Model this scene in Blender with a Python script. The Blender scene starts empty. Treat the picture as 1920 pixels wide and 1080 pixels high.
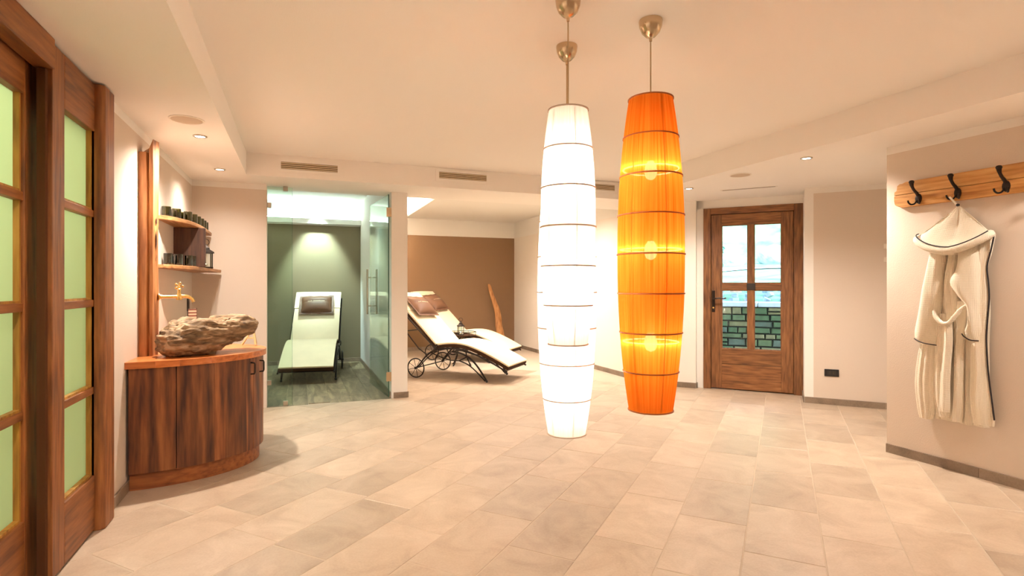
import bpy, bmesh, math, random
from mathutils import Vector, Matrix, noise
random.seed(7)
sc = bpy.context.scene
C = sc.collection
R = math.radians
# ------------------------------------------------------------------ camera
cam = bpy.data.cameras.new('camera'); cam_o = bpy.data.objects.new('camera', cam); C.objects.link(cam_o)
cam_o.location = (0, 0, 1.2); cam_o.rotation_euler = (R(90), 0, R(-21.37))
cam.sensor_width = 36; cam.lens = 36 * 1026 / 1920; cam.shift_y = -4 / 1920; cam.clip_start = .05
sc.camera = cam_o
# ------------------------------------------------------------------ world, exposure
w = bpy.data.worlds.new('world'); sc.world = w; w.use_nodes = True
wn = w.node_tree.nodes; wl = w.node_tree.links
sky = wn.new('ShaderNodeTexSky'); sky.sky_type = 'NISHITA'; sky.sun_disc = False; sky.sun_elevation = R(50); sky.sun_rotation = R(200)
wl.new(sky.outputs[0], wn['Background'].inputs[0]); wn['Background'].inputs[1].default_value = 1.05
sc.view_settings.view_transform = 'Standard'; sc.view_settings.look = 'None'
sc.view_settings.exposure = 1.17; sc.view_settings.gamma = 1; sc.view_settings.use_curve_mapping = False
# light levels (room lamps, seen and added)
BULB_W, BULB_O, SPOT, COVE_A, COVE_G, SPOT_G, BACK = 90, 11, 90, 700, 52, 104, 7.3
WARM = (1.0, .90, .80); NEUTRAL = (1.0, .905, .80)

# ------------------------------------------------------------------ materials
MATS = {}
def nm(name):
    m = bpy.data.materials.new(name); m.use_nodes = True; MATS[name] = m
    return m, m.node_tree.nodes, m.node_tree.links, m.node_tree.nodes['Principled BSDF']
def node(n, t, **k):
    x = n.new(t)
    for a, v in k.items():
        setattr(x, a, v)
    return x
def ramp(n, stops):
    r = n.new('ShaderNodeValToRGB'); e = r.color_ramp.elements
    while len(e) < len(stops): e.new(.5)
    for i, (p, c) in enumerate(stops):
        e[i].position = p; e[i].color = (*c, 1)
    return r
def plain(name, col, rough=.5, metal=0, bump=0, bscale=60, spec=.5, var=0, vscale=6):
    m, n, l, p = nm(name)
    p.inputs['Base Color'].default_value = (*col, 1); p.inputs['Roughness'].default_value = rough; p.inputs['Metallic'].default_value = metal
    p.inputs['Specular IOR Level'].default_value = spec
    tc = n.new('ShaderNodeTexCoord')
    if var:
        t = node(n, 'ShaderNodeTexNoise'); t.inputs['Scale'].default_value = vscale; t.inputs['Detail'].default_value = 5
        l.new(tc.outputs['Object'], t.inputs['Vector'])
        r = ramp(n, [(.3, tuple(c * (1 - var) for c in col)), (.7, tuple(min(1, c * (1 + var)) for c in col))])
        l.new(t.outputs['Fac'], r.inputs[0]); l.new(r.outputs[0], p.inputs['Base Color'])
    if bump:
        t = node(n, 'ShaderNodeTexNoise'); t.inputs['Scale'].default_value = bscale; t.inputs['Detail'].default_value = 4
        l.new(tc.outputs['Object'], t.inputs['Vector'])
        b = n.new('ShaderNodeBump'); b.inputs['Strength'].default_value = bump; b.inputs['Distance'].default_value = .004
        l.new(t.outputs['Fac'], b.inputs['Height']); l.new(b.outputs[0], p.inputs['Normal'])
    return m
def emit(name, col, s):
    m, n, l, p = nm(name)
    e = n.new('ShaderNodeEmission'); e.inputs[0].default_value = (*col, 1); e.inputs[1].default_value = s
    l.new(e.outputs[0], n['Material Output'].inputs[0]); return m
def wood(name, dark, mid, light, axis=2, rough=.5, fine=1.0, ring=7.0, objvar=.25, amp=.075):
    """aged timber: growth rings stretched along one axis, knots and per-piece tint"""
    m, n, l, p = nm(name)
    tc = n.new('ShaderNodeTexCoord'); oi = n.new('ShaderNodeObjectInfo')
    mp = n.new('ShaderNodeMapping'); s = [9.0, 9.0, 9.0]; s[axis] = .9; mp.inputs['Scale'].default_value = [v * fine for v in s]
    add = node(n, 'ShaderNodeVectorMath', operation='ADD'); mul = node(n, 'ShaderNodeMath', operation='MULTIPLY'); mul.inputs[1].default_value = 37.0
    l.new(oi.outputs['Random'], mul.inputs[0]); l.new(tc.outputs['Object'], add.inputs[0]); l.new(mul.outputs[0], add.inputs[1]); l.new(add.outputs[0], mp.inputs[0])
    big = n.new('ShaderNodeTexNoise'); big.inputs['Scale'].default_value = .55; big.inputs['Detail'].default_value = 3; big.inputs['Distortion'].default_value = .6; l.new(mp.outputs[0], big.inputs['Vector'])
    mr = node(n, 'ShaderNodeMath', operation='MULTIPLY'); mr.inputs[1].default_value = ring * 2.0; l.new(big.outputs['Fac'], mr.inputs[0])
    sn = node(n, 'ShaderNodeMath', operation='SINE'); m2 = node(n, 'ShaderNodeMath', operation='MULTIPLY'); m2.inputs[1].default_value = 3.0
    l.new(mr.outputs[0], m2.inputs[0]); l.new(m2.outputs[0], sn.inputs[0])
    fn = n.new('ShaderNodeTexNoise'); fn.inputs['Scale'].default_value = 5; fn.inputs['Detail'].default_value = 6; l.new(mp.outputs[0], fn.inputs['Vector'])
    a1 = node(n, 'ShaderNodeMath', operation='MULTIPLY_ADD'); a1.inputs[1].default_value = amp; l.new(sn.outputs[0], a1.inputs[0]); l.new(fn.outputs['Fac'], a1.inputs[2])
    r = ramp(n, [(.22, dark), (.5, mid), (.78, light)]); l.new(a1.outputs[0], r.inputs[0])
    hv = n.new('ShaderNodeHueSaturation'); mv = node(n, 'ShaderNodeMath', operation='MULTIPLY_ADD'); mv.inputs[1].default_value = objvar; mv.inputs[2].default_value = 1 - objvar * .5
    l.new(oi.outputs['Random'], mv.inputs[0]); l.new(mv.outputs[0], hv.inputs['Value']); l.new(r.outputs[0], hv.inputs['Color']); l.new(hv.outputs[0], p.inputs['Base Color'])
    p.inputs['Roughness'].default_value = rough
    b = n.new('ShaderNodeBump'); b.inputs['Strength'].default_value = .35; b.inputs['Distance'].default_value = .003; l.new(a1.outputs[0], b.inputs['Height']); l.new(b.outputs[0], p.inputs['Normal'])
    return m
def paint(name, low, high, z):
    """plaster painted in one colour up to height z, another above"""
    m, n, l, p = nm(name)
    g = n.new('ShaderNodeNewGeometry'); sx = n.new('ShaderNodeSeparateXYZ'); l.new(g.outputs['Position'], sx.inputs[0])
    gt = node(n, 'ShaderNodeMath', operation='GREATER_THAN'); gt.inputs[1].default_value = z; l.new(sx.outputs['Z'], gt.inputs[0])
    mx = node(n, 'ShaderNodeMix', data_type='RGBA'); mx.inputs[6].default_value = (*low, 1); mx.inputs[7].default_value = (*high, 1)
    l.new(gt.outputs[0], mx.inputs[0]); l.new(mx.outputs[2], p.inputs['Base Color']); p.inputs['Roughness'].default_value = .85; p.inputs['Specular IOR Level'].default_value = .2
    t = n.new('ShaderNodeTexNoise'); t.inputs['Scale'].default_value = 130; t.inputs['Detail'].default_value = 3; l.new(g.outputs['Position'], t.inputs['Vector'])
    b = n.new('ShaderNodeBump'); b.inputs['Strength'].default_value = .25; b.inputs['Distance'].default_value = .004; l.new(t.outputs['Fac'], b.inputs['Height']); l.new(b.outputs[0], p.inputs['Normal'])
    return m
def glassy(name, tint, refl=.12, rough=0.0):
    m, n, l, p = nm(name); n.remove(p)
    tr = n.new('ShaderNodeBsdfTransparent'); tr.inputs[0].default_value = (*tint, 1)
    gl = n.new('ShaderNodeBsdfGlossy'); gl.inputs['Roughness'].default_value = rough
    fr = n.new('ShaderNodeFresnel'); fr.inputs[0].default_value = 1.45
    mu = node(n, 'ShaderNodeMath', operation='MULTIPLY'); mu.inputs[1].default_value = refl / .04 * .35; mu.use_clamp = True
    l.new(fr.outputs[0], mu.inputs[0]); mx = n.new('ShaderNodeMixShader'); l.new(mu.outputs[0], mx.inputs[0]); l.new(tr.outputs[0], mx.inputs[1]); l.new(gl.outputs[0], mx.inputs[2])
    l.new(mx.outputs[0], n['Material Output'].inputs[0]); return m
def frosted(name, col):
    m, n, l, p = nm(name); n.remove(p)
    t = n.new('ShaderNodeBsdfTranslucent'); t.inputs[0].default_value = (*col, 1)
    g = n.new('ShaderNodeBsdfGlossy'); g.inputs['Roughness'].default_value = .35
    d = n.new('ShaderNodeBsdfDiffuse'); d.inputs[0].default_value = (*[c * .8 for c in col], 1)
    m1 = n.new('ShaderNodeMixShader'); m1.inputs[0].default_value = .2; l.new(t.outputs[0], m1.inputs[1]); l.new(d.outputs[0], m1.inputs[2])
    m2 = n.new('ShaderNodeMixShader'); m2.inputs[0].default_value = .03; l.new(m1.outputs[0], m2.inputs[1]); l.new(g.outputs[0], m2.inputs[2])
    l.new(m2.outputs[0], n['Material Output'].inputs[0]); return m
def shade_mat(name, col, thread, clear):
    """pleated thread fabric on a wire frame; thin enough to glimpse the bulbs"""
    m, n, l, p = nm(name); n.remove(p)
    tc = n.new('ShaderNodeTexCoord'); sx = n.new('ShaderNodeSeparateXYZ'); l.new(tc.outputs['Object'], sx.inputs[0])
    at = node(n, 'ShaderNodeMath', operation='ARCTAN2'); l.new(sx.outputs['Y'], at.inputs[0]); l.new(sx.outputs['X'], at.inputs[1])
    cb = n.new('ShaderNodeCombineXYZ'); l.new(at.outputs[0], cb.inputs['X'])
    zs = node(n, 'ShaderNodeMath', operation='MULTIPLY'); zs.inputs[1].default_value = .12; l.new(sx.outputs['Z'], zs.inputs[0]); l.new(zs.outputs[0], cb.inputs['Y'])
    t = n.new('ShaderNodeTexNoise'); t.inputs['Scale'].default_value = 16; t.inputs['Detail'].default_value = 4; l.new(cb.outputs[0], t.inputs['Vector'])
    r = ramp(n, [(.3, thread), (.65, col)]); l.new(t.outputs['Fac'], r.inputs[0])
    tr = n.new('ShaderNodeBsdfTranslucent'); l.new(r.outputs[0], tr.inputs[0])
    df = n.new('ShaderNodeBsdfDiffuse'); l.new(r.outputs[0], df.inputs[0])
    tp = n.new('ShaderNodeBsdfTransparent'); tp.inputs[0].default_value = (1, .92, .8, 1)
    m1 = n.new('ShaderNodeMixShader'); m1.inputs[0].default_value = .45; l.new(tr.outputs[0], m1.inputs[1]); l.new(df.outputs[0], m1.inputs[2])
    m2 = n.new('ShaderNodeMixShader'); m2.inputs[0].default_value = clear; l.new(m1.outputs[0], m2.inputs[1]); l.new(tp.outputs[0], m2.inputs[2])
    l.new(m2.outputs[0], n['Material Output'].inputs[0]); return m
def tile_mat(name, dark, mid, light, scale=4.0, rough=.42, aniso=(1, 1, 1), objvar=.42, rot=42.35):
    m, n, l, p = nm(name)
    g = n.new('ShaderNodeNewGeometry'); oi = n.new('ShaderNodeObjectInfo')
    mp = n.new('ShaderNodeMapping'); mp.inputs['Scale'].default_value = aniso; mp.inputs['Rotation'].default_value = (0, 0, R(rot))
    mul = node(n, 'ShaderNodeMath', operation='MULTIPLY'); mul.inputs[1].default_value = 53.0; l.new(oi.outputs['Random'], mul.inputs[0])
    ad = node(n, 'ShaderNodeVectorMath', operation='ADD'); l.new(g.outputs['Position'], ad.inputs[0]); l.new(mul.outputs[0], ad.inputs[1]); l.new(ad.outputs[0], mp.inputs[0])
    t = n.new('ShaderNodeTexNoise'); t.inputs['Scale'].default_value = scale; t.inputs['Detail'].default_value = 9; t.inputs['Roughness'].default_value = .62; t.inputs['Distortion'].default_value = .8; l.new(mp.outputs[0], t.inputs['Vector'])
    f = n.new('ShaderNodeTexNoise'); f.inputs['Scale'].default_value = 95; f.inputs['Detail'].default_value = 4; l.new(g.outputs['Position'], f.inputs['Vector'])
    a = node(n, 'ShaderNodeMath', operation='MULTIPLY_ADD'); a.inputs[1].default_value = .3; l.new(f.outputs['Fac'], a.inputs[0]); l.new(t.outputs['Fac'], a.inputs[2])
    r = ramp(n, [(.42, dark), (.64, mid), (.86, light)]); l.new(a.outputs[0], r.inputs[0])
    hv = n.new('ShaderNodeHueSaturation'); mv = node(n, 'ShaderNodeMath', operation='MULTIPLY_ADD'); mv.inputs[1].default_value = objvar; mv.inputs[2].default_value = 1 - objvar * .55
    l.new(oi.outputs['Random'], mv.inputs[0]); l.new(mv.outputs[0], hv.inputs['Value']); l.new(r.outputs[0], hv.inputs['Color']); l.new(hv.outputs[0], p.inputs['Base Color'])
    p.inputs['Roughness'].default_value = rough
    b = n.new('ShaderNodeBump'); b.inputs['Strength'].default_value = .12; b.inputs['Distance'].default_value = .004; l.new(a.outputs[0], b.inputs['Height']); l.new(b.outputs[0], p.inputs['Normal'])
    return m

WALLC = (.70, .60, .505); WHITE = (.87, .835, .78)
plaster = paint('plaster_beige', WALLC, WHITE, 2.145)
plaster_white = plain('plaster_white', WHITE, .9, bump=.15, bscale=140, spec=.2)
ceil_m = plain('ceiling_paint', (.92, .875, .82), .9, bump=.12, bscale=160, spec=.2)
brown_wall = paint('plaster_brown', (.27, .165, .09), WHITE, 2.14)
brown_wall_cool_lit = paint('plaster_brown_cool_lit', (.25, .20, .125), WHITE, 2.14)  # the brown paint with cool light and glass tint mixed into its colour
alcove_wall = paint('plaster_alcove_brightened', (.86, .79, .71), WHITE, 2.14)  # beige plaster lightened in place of more light on the wall
tile_m = tile_mat('stone_tile', (.36, .262, .182), (.445, .337, .24), (.52, .405, .298), objvar=.24)
grout_m = plain('grout', (.50, .40, .30), .9)
skirt_m = tile_mat('stone_skirting', (.17, .125, .09), (.26, .195, .14), (.34, .26, .19))
plank_m = tile_mat('wood_look_plank', (.07, .05, .03), (.19, .14, .08), (.36, .28, .16), scale=2.6, aniso=(5, .8, 1), objvar=.5, rot=0)
doorwood = wood('old_larch', (.10, .030, .007), (.24, .080, .018), (.36, .135, .034), 2)
doorwood_y = wood('old_larch_cross', (.10, .030, .007), (.24, .080, .018), (.36, .135, .034), 1)
beadwood = wood('light_stained_bead', (.22, .09, .012), (.42, .20, .03), (.55, .30, .06), 2)  # golden tone puts the light falling on the beads into their colour
oakdoor = wood('rustic_oak', (.085, .032, .011), (.22, .088, .028), (.33, .145, .05), 2, fine=1.3)
oakdoor_x = wood('rustic_oak_cross', (.085, .032, .011), (.22, .088, .028), (.33, .145, .05), 0, fine=1.3)
cabwood = wood('dark_larch', (.045, .012, .004), (.15, .045, .012), (.27, .095, .026), 2, fine=.8, ring=9, amp=.14, objvar=.75)
plinthwood = wood('plinth_larch', (.13, .035, .010), (.27, .085, .022), (.37, .13, .035), 0)
topwood = wood('red_larch_worktop', (.33, .085, .018), (.56, .165, .040), (.68, .25, .075), 0, rough=.3)
postwood = wood('weathered_post', (.15, .045, .012), (.40, .155, .05), (.58, .27, .10), 2, fine=.8)
shelfwood = wood('shelf_plank', (.16, .06, .018), (.36, .165, .06), (.52, .28, .12), 1)
darkplank = wood('dark_shelf_board', (.03, .010, .004), (.075, .027, .011), (.12, .045, .018), 2)
rackwood = wood('rack_board', (.33, .12, .025), (.56, .27, .07), (.68, .38, .13), 1)
driftm = wood('driftwood', (.34, .13, .035), (.55, .25, .08), (.66, .36, .14), 2)
easelm = wood('pale_wood', (.45, .28, .11), (.60, .42, .19), (.70, .52, .28), 2)
iron = plain('dark_iron', (.028, .020, .016), .42, .75, bump=.1)
blackm = plain('black_plastic', (.012, .011, .011), .35)
nickel = plain('brushed_nickel', (.62, .49, .33), .26, 1)
steel = plain('satin_steel', (.55, .50, .42), .28, 1)
brass = plain('brass', (.80, .55, .20), .25, 1)
cream = plain('cream_fabric', (.82, .70, .49), .9, bump=.12, bscale=260, spec=.1, var=.04, vscale=5)
brownfab = plain('brown_border_fabric', (.050, .024, .013), .85, bump=.1, bscale=260, spec=.1)
pillowm = plain('brown_satin', (.135, .062, .030), .55, spec=.3, var=.12)
threadm = plain('stitch_thread', (.85, .72, .50), .8)
whitem = plain('white_lacquer', (.85, .78, .68), .45)
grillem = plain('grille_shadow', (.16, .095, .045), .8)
ventm = plain('vent_paint', (.80, .66, .47), .6)
glassdark = glassy('bottle_glass', (.50, .50, .24), .30)
glassdark2 = glassy('smoke_glass', (.34, .33, .18), .30)
clearglass = glassy('pane_glass', (.93, .98, .96), .06)
doorglass = glassy('green_door_glass', (.92, .98, .93), .06)
edgeglass = plain('glass_edge', (.03, .09, .06), .15)
frost = frosted('frosted_green_glass', (.82, .93, .66))
stonem = None
wax = plain('candle_wax', (.85, .80, .70), .5)
flame = emit('flame', (1, .62, .25), 60)
shade_w = shade_mat('white_thread_shade', (.93, .90, .85), (.84, .78, .70), .10)
shade_o = shade_mat('orange_thread_shade', (.95, .36, .045), (.80, .20, .012), .022)
wire_w = plain('cream_wire', (.55, .42, .34), .6)
wire_o = plain('orange_wire', (.34, .10, .015), .6)
bulb_wm = emit('bulb_white', (1.0, .87, .74), BULB_W)
bulb_om = emit('bulb_amber', (1.0, .74, .48), BULB_O)
ring_om = emit('added_ring_amber', (1.0, .78, .55), 13)  # for glowing rings added inside the orange shade to make its bright bands
discm = emit('downlight_disc', (1.0, .9, .8), 14)
led_a = emit('led_alcove', (1, .80, .60), COVE_A)
led_g = emit('led_relax', (.74, 1.0, .95), COVE_G)
cordm = plain('cord', (.50, .36, .20), .5)

# ------------------------------------------------------------------ mesh helpers
class G:
    def __init__(s): s.v = []; s.f = []
    def add(s, vs, fs):
        b = len(s.v); s.v += [tuple(x) for x in vs]; s.f += [tuple(i + b for i in f) for f in fs]; return s
    def box(s, x0, x1, y0, y1, z0, z1):
        x0, x1 = min(x0, x1), max(x0, x1); y0, y1 = min(y0, y1), max(y0, y1); z0, z1 = min(z0, z1), max(z0, z1)
        return s.add([(x0, y0, z0), (x1, y0, z0), (x1, y1, z0), (x0, y1, z0), (x0, y0, z1), (x1, y0, z1), (x1, y1, z1), (x0, y1, z1)],
                     [(3, 2, 1, 0), (4, 5, 6, 7), (0, 1, 5, 4), (1, 2, 6, 5), (2, 3, 7, 6), (3, 0, 4, 7)])
    def prism(s, poly, z0, z1):
        a = sum(poly[i][0] * poly[(i + 1) % len(poly)][1] - poly[(i + 1) % len(poly)][0] * poly[i][1] for i in range(len(poly)))
        if a < 0: poly = poly[::-1]
        n = len(poly)
        return s.add([(x, y, z0) for x, y in poly] + [(x, y, z1) for x, y in poly],
                     [tuple(range(n))[::-1], tuple(range(n, 2 * n))] + [(i, (i + 1) % n, n + (i + 1) % n, n + i) for i in range(n)])
    def rings(s, rs, closed=False, caps=True):
        n = len(rs[0]); vs = [p for r in rs for p in r]; m = len(rs); fs = []
        for i in range(m if closed else m - 1):
            for j in range(n):
                a, b = i * n + j, i * n + (j + 1) % n; c, d = ((i + 1) % m) * n + (j + 1) % n, ((i + 1) % m) * n + j
                fs.append((a, b, c, d))
        if caps and not closed: fs += [tuple(range(n))[::-1], tuple(range((m - 1) * n, m * n))]
        return s.add(vs, fs)
    def tube(s, pts, r, seg=8, closed=False):
        P = [Vector(p) for p in pts]; n = len(P); rs = []
        rr = r if isinstance(r, (list, tuple)) else [r] * n
        up = None
        for i in range(n):
            a = P[(i - 1) % n] if closed or i else P[0]; b = P[(i + 1) % n] if closed or i < n - 1 else P[-1]
            t = (b - a).normalized()
            if up is None:
                up = Vector((0, 0, 1)) if abs(t.z) < .9 else Vector((1, 0, 0))
            x = up.cross(t).normalized(); y = t.cross(x); up = y
            rs.append([P[i] + x * (math.cos(q) * rr[i]) + y * (math.sin(q) * rr[i]) for q in [2 * math.pi * k / seg for k in range(seg)]])
        return s.rings(rs, closed)
    def lathe(s, prof, seg=20, c=(0, 0, 0), caps=True):
        rs = [[(c[0] + r * math.cos(2 * math.pi * k / seg), c[1] + r * math.sin(2 * math.pi * k / seg), c[2] + z) for k in range(seg)] for r, z in prof]
        return s.rings(rs, caps=caps)
    def cyl(s, p, q, r, seg=12): return s.tube([p, q], r, seg)
    def grid(s, fn, nu, nv):
        vs = [fn(i / nu, j / nv) for i in range(nu + 1) for j in range(nv + 1)]
        return s.add(vs, [(i * (nv + 1) + j, (i + 1) * (nv + 1) + j, (i + 1) * (nv + 1) + j + 1, i * (nv + 1) + j + 1) for i in range(nu) for j in range(nv)])
    def mesh(s, name):
        m = bpy.data.meshes.new(name); m.from_pydata(s.v, [], s.f); m.update()
        b = bmesh.new(); b.from_mesh(m); bmesh.ops.recalc_face_normals(b, faces=b.faces); b.to_mesh(m); b.free()
        return m
    def build(s, name, mat, parent=None, smooth=False, bevel=0, **tg):
        m = s.mesh(name)
        if mat: m.materials.append(mat)
        return link(name, m, parent, smooth, bevel, **tg)
def link(name, m, parent=None, smooth=False, bevel=0, **tg):
    o = bpy.data.objects.new(name, m); C.objects.link(o)
    if smooth:
        m.shade_smooth(); m.set_sharp_from_angle(angle=R(smooth if smooth > 1 else 40))
    if bevel:
        b = o.modifiers.new('bevel', 'BEVEL'); b.width = bevel; b.segments = 2; b.limit_method = 'ANGLE'
    if parent: o.parent = parent
    for k, v in tg.items(): o[k] = v
    return o
def thing(name, label, cat, loc=(0, 0, 0), rz=0, group=None):
    o = bpy.data.objects.new(name, None); C.objects.link(o); o.empty_display_size = .1
    o.location = loc; o.rotation_euler = (0, 0, rz); o['label'] = label; o['category'] = cat
    if group: o['group'] = group
    return o
def tag(o, label, cat, group=None, kind=None):
    o['label'] = label; o['category'] = cat
    if group: o['group'] = group
    if kind: o['kind'] = kind
    return o
def st(o, label=None, cat=None):
    o['kind'] = 'structure'
    if label: o['label'] = label
    if cat: o['category'] = cat
    return o
def sempty(name, label, cat, loc=(0, 0, 0), rz=0):
    return st(thing(name, label, cat, loc, rz))
def copy_tree(o, parent=None):
    c = o.copy(); C.objects.link(c); c.parent = parent
    for ch in list(o.children): copy_tree(ch, c)
    return c
def spline(pts, n):
    """Catmull-Rom through tuples of any length"""
    out = []
    m = len(pts) - 1
    for k in range(n + 1):
        t = k / n * m; i = min(int(t), m - 1); f = t - i
        p0, p1, p2, p3 = pts[max(i - 1, 0)], pts[i], pts[i + 1], pts[min(i + 2, m)]
        out.append(tuple(.5 * (2 * b + (c - a) * f + (2 * a - 5 * b + 4 * c - d) * f * f + (3 * b - a - 3 * c + d) * f ** 3) for a, b, c, d in zip(p0, p1, p2, p3)))
    return out
def spot(name, loc, power, col, cone, blend, parent, target=None, radius=.03):
    L = bpy.data.lights.new(name, 'SPOT'); L.energy = power; L.color = col; L.spot_size = R(cone); L.spot_blend = blend; L.shadow_soft_size = radius
    o = bpy.data.objects.new(name, L); C.objects.link(o); o.parent = parent; o.location = loc
    if target is not None:
        o.rotation_euler = (Vector(target) - Vector(loc)).to_track_quat('-Z', 'Y').to_euler()
    return o

# ------------------------------------------------------------------ room measures (metres; x across the room, y into it)
XL, XC, YB, YV = -.93, 3.97, 5.9, 5.44      # left wall, coat wall, glass front, fascia
ZS, ZC = 2.2, 2.4                            # soffit and ceiling height
TD, SD = Vector((.739, .674)), Vector((.674, -.739))   # tile directions; the garden door lies along SD
NW = Vector((-.739, -.674))                  # from garden door wall into the room
D0 = Vector((4.795, 4.794))                  # middle of the garden door at floor level
def dw(s, e):                                # point s along the garden door wall, e towards the room
    p = D0 + SD * s + NW * e
    return (p.x, p.y)

# ------------------------------------------------------------------ floor
floor = st(G().prism([(-1.1, -1.6), (6.4, -1.6), (6.4, 3.0), (4.3, 5.45), (4.1, 10.3), (1.0, 10.3), (1.0, 5.9), (-1.1, 5.9)], -.08, -.0015).build('floor', grout_m), 'floor of beige stone tiles laid diagonally in a running bond', 'floor')
def clip(poly, a, b, c):                     # keep a*x+b*y<=c
    out = []
    for i in range(len(poly)):
        p, q = poly[i], poly[(i + 1) % len(poly)]
        dp, dq = a * p[0] + b * p[1] - c, a * q[0] + b * q[1] - c
        if dp <= 0: out.append(p)
        if (dp < 0 < dq) or (dq < 0 < dp):
            t = dp / (dp - dq); out.append((p[0] + (q[0] - p[0]) * t, p[1] + (q[1] - p[1]) * t))
    return out
ROW, TL, GAP = .3265, .612, .004
rowoff = {-8: 1.812, -6: 2.217, -4: 2.872, -2: 2.97, -1: 3.295, 0: 3.017, 1: 3.347}
tile_full = None
def tmesh(polys):
    g = G()
    for p in polys:
        cx = sum(q[0] for q in p) / len(p); cy = sum(q[1] for q in p) / len(p)
        n = len(p)
        def ins(d, z): return [(q[0] + (cx - q[0]) / math.hypot(cx - q[0], cy - q[1]) * d, q[1] + (cy - q[1]) / math.hypot(cx - q[0], cy - q[1]) * d, z) for q in p]
        a, b, c_ = ins(0, -.012), ins(0, -.0025), ins(.004, 0)
        g.add(a + b + c_, [tuple(range(2 * n, 3 * n))] + [(i, (i + 1) % n, n + (i + 1) % n, n + i) for i in range(n)] + [(n + i, n + (i + 1) % n, 2 * n + (i + 1) % n, 2 * n + i) for i in range(n)])
    m = g.mesh('tile'); m.materials.append(tile_m); return m
hl, hw = TL / 2 - GAP / 2, ROW / 2 - GAP / 2
base = [(TD * a + SD * b) for a, b in ((-hl, -hw), (hl, -hw), (hl, hw), (-hl, hw))]
rr = random.Random(5)
ntile = 0
for k in range(-26, 14):
    off = rowoff.get(k, rr.uniform(0, TL))
    for j in range(-12, 20):
        tc = off + (j + .5) * TL; sc_ = .17 + ROW * (k + .5)
        c = TD * tc + SD * sc_
        if not (-1.02 < c.x < 6.3 and -.1 < c.y < 10.2): continue
        depth = c.x * .3644 + c.y * .9312; lat = c.x * .9312 - c.y * .3644
        if depth < 1.35 or abs(lat) > depth * 1.15 + .8: continue
        if (c - D0).dot(NW) < -.2: continue
        if c.y > 5.5 and c.x > 4.2: continue
        if c.x > 4.2 and c.y < 2.3: continue
        poly = [((c + b).x, (c + b).y) for b in base]
        parts = [poly]
        if any(x < 1.05 and y > YB for x, y in poly):
            a = clip(poly, 0, 1, YB); b = clip(clip(poly, 0, -1, -YB), -1, 0, -1.05)
            parts = [q for q in (a, b) if len(q) > 2]
        if any(x < XL - .12 for x, y in poly):
            parts = [q for q in [clip(q, -1, 0, -(XL - .12)) for q in parts] if len(q) > 2]
        if not parts: continue
        if parts == [poly]:
            if tile_full is None: tile_full = tmesh([[tuple(b) for b in base]])
            o = link('tile', tile_full, floor); o.location = (c.x, c.y, 0)
        else:
            loc = [[(x - c.x, y - c.y) for x, y in q] for q in parts]
            o = link('tile', tmesh(loc), floor); o.location = (c.x, c.y, 0)
        ntile += 1
print('tiles', ntile)
# plank-look floor of the relaxing room behind glass
floor2 = st(G().box(-.95, .95, YB, 9.1, -.08, -.006).build('floor', grout_m), 'floor of grey brown plank-look tiles behind the glass front', 'floor')
pw, pl = .21, 1.2
for i in range(9):
    off = (i * .47) % pl
    for j in range(-1, 4):
        y0, y1 = max(YB + .003, YB + j * pl - off + .003), min(9.05, YB + (j + 1) * pl - off - .001)
        if y1 - y0 < .05: continue
        G().box(-.95 + i * pw + .0015, -.95 + (i + 1) * pw - .0015, y0, y1, -.012, 0).build('plank', plank_m, floor2)

# ------------------------------------------------------------------ walls
def wall(name, mat, label, *boxes):
    g = G()
    for b in boxes: g.box(*b)
    return st(g.build(name, mat), label, 'wall')
wall('wall_left', plaster, 'textured plaster wall beside the wash stand', (XL - .15, XL, 3.44, YB, 0, 2.5))
wall('wall_left', plaster, 'textured plaster wall before the frosted doors', (XL - .15, XL, -1.6, 1.86, 0, 2.5))
wall('wall_front', plaster, 'plain plaster wall opposite the glass front', (-1.1, 6.5, -1.75, -1.6, 0, 2.6))
wall('wall_back', plaster, 'short plaster wall between wash stand and glass front', (XL - .15, -.285, YB, YB + .12, 0, 2.5))
wall('wall_partition', plaster_white, 'slim plaster wall between glass room and lounger alcove', (.93, 1.1, YB, 10.25, 0, 2.75))
wall('wall_back', brown_wall_cool_lit, 'brown painted back wall of the glass room', (-1.1, .93, 9.0, 9.15, 0, 2.75))
wall('wall_left', plaster_white, 'side wall of the glass room', (-1.1, -.95, YB + .12, 9.0, 0, 2.75))
wall('wall_back', brown_wall, 'brown painted back wall of the lounger alcove', (1.1, 4.15, 10.1, 10.25, 0, 2.75))
def pwall(name, mat, label, poly, z0=0, z1=2.5):
    return st(G().prism(poly, z0, z1).build(name, mat), label, 'wall')
cA = dw(-.593, .07)                          # corner left of the garden door
tt = (4.0 - cA[0]) / SD.x
cB = (4.0, cA[1] + SD.y * tt)                # meets the alcove side wall
pwall('wall_right', alcove_wall, 'side wall of the lounger alcove, lightened to look better lit', [cB, (4.0, 10.1), (4.15, 10.1), (4.15, cB[1] + .1)], 0, 2.75)
pwall('wall_door', plaster_white, 'white wall pier left of the garden door', [cB, cA, dw(-.593, 0), dw(-.5185, 0), dw(-.5185, -.2), dw(-1.35, -.2), (4.15, cB[1] + .1)])
pwall('wall_door', plaster_white, 'white reveal right of the garden door', [dw(.5185, -.2), dw(.5185, .39), dw(.60, .39), dw(.60, -.2)])
pwall('wall_door', plaster, 'beige wall right of the garden door', [dw(.60, .39), dw(2.7, .39), dw(2.7, -.2), dw(.60, -.2)])
pwall('wall_door', plaster_white, 'lintel over the garden door', [dw(-.593, 0), dw(.53, .0), dw(.53, -.2), dw(-.53, -.2)], 2.1055, 2.5)
pwall('wall_coat', plaster, 'beige plaster wall carrying the coat rack', [(XC, -1.6), (XC, 2.70), (6.6, 2.70), (6.6, -1.6)])

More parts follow.
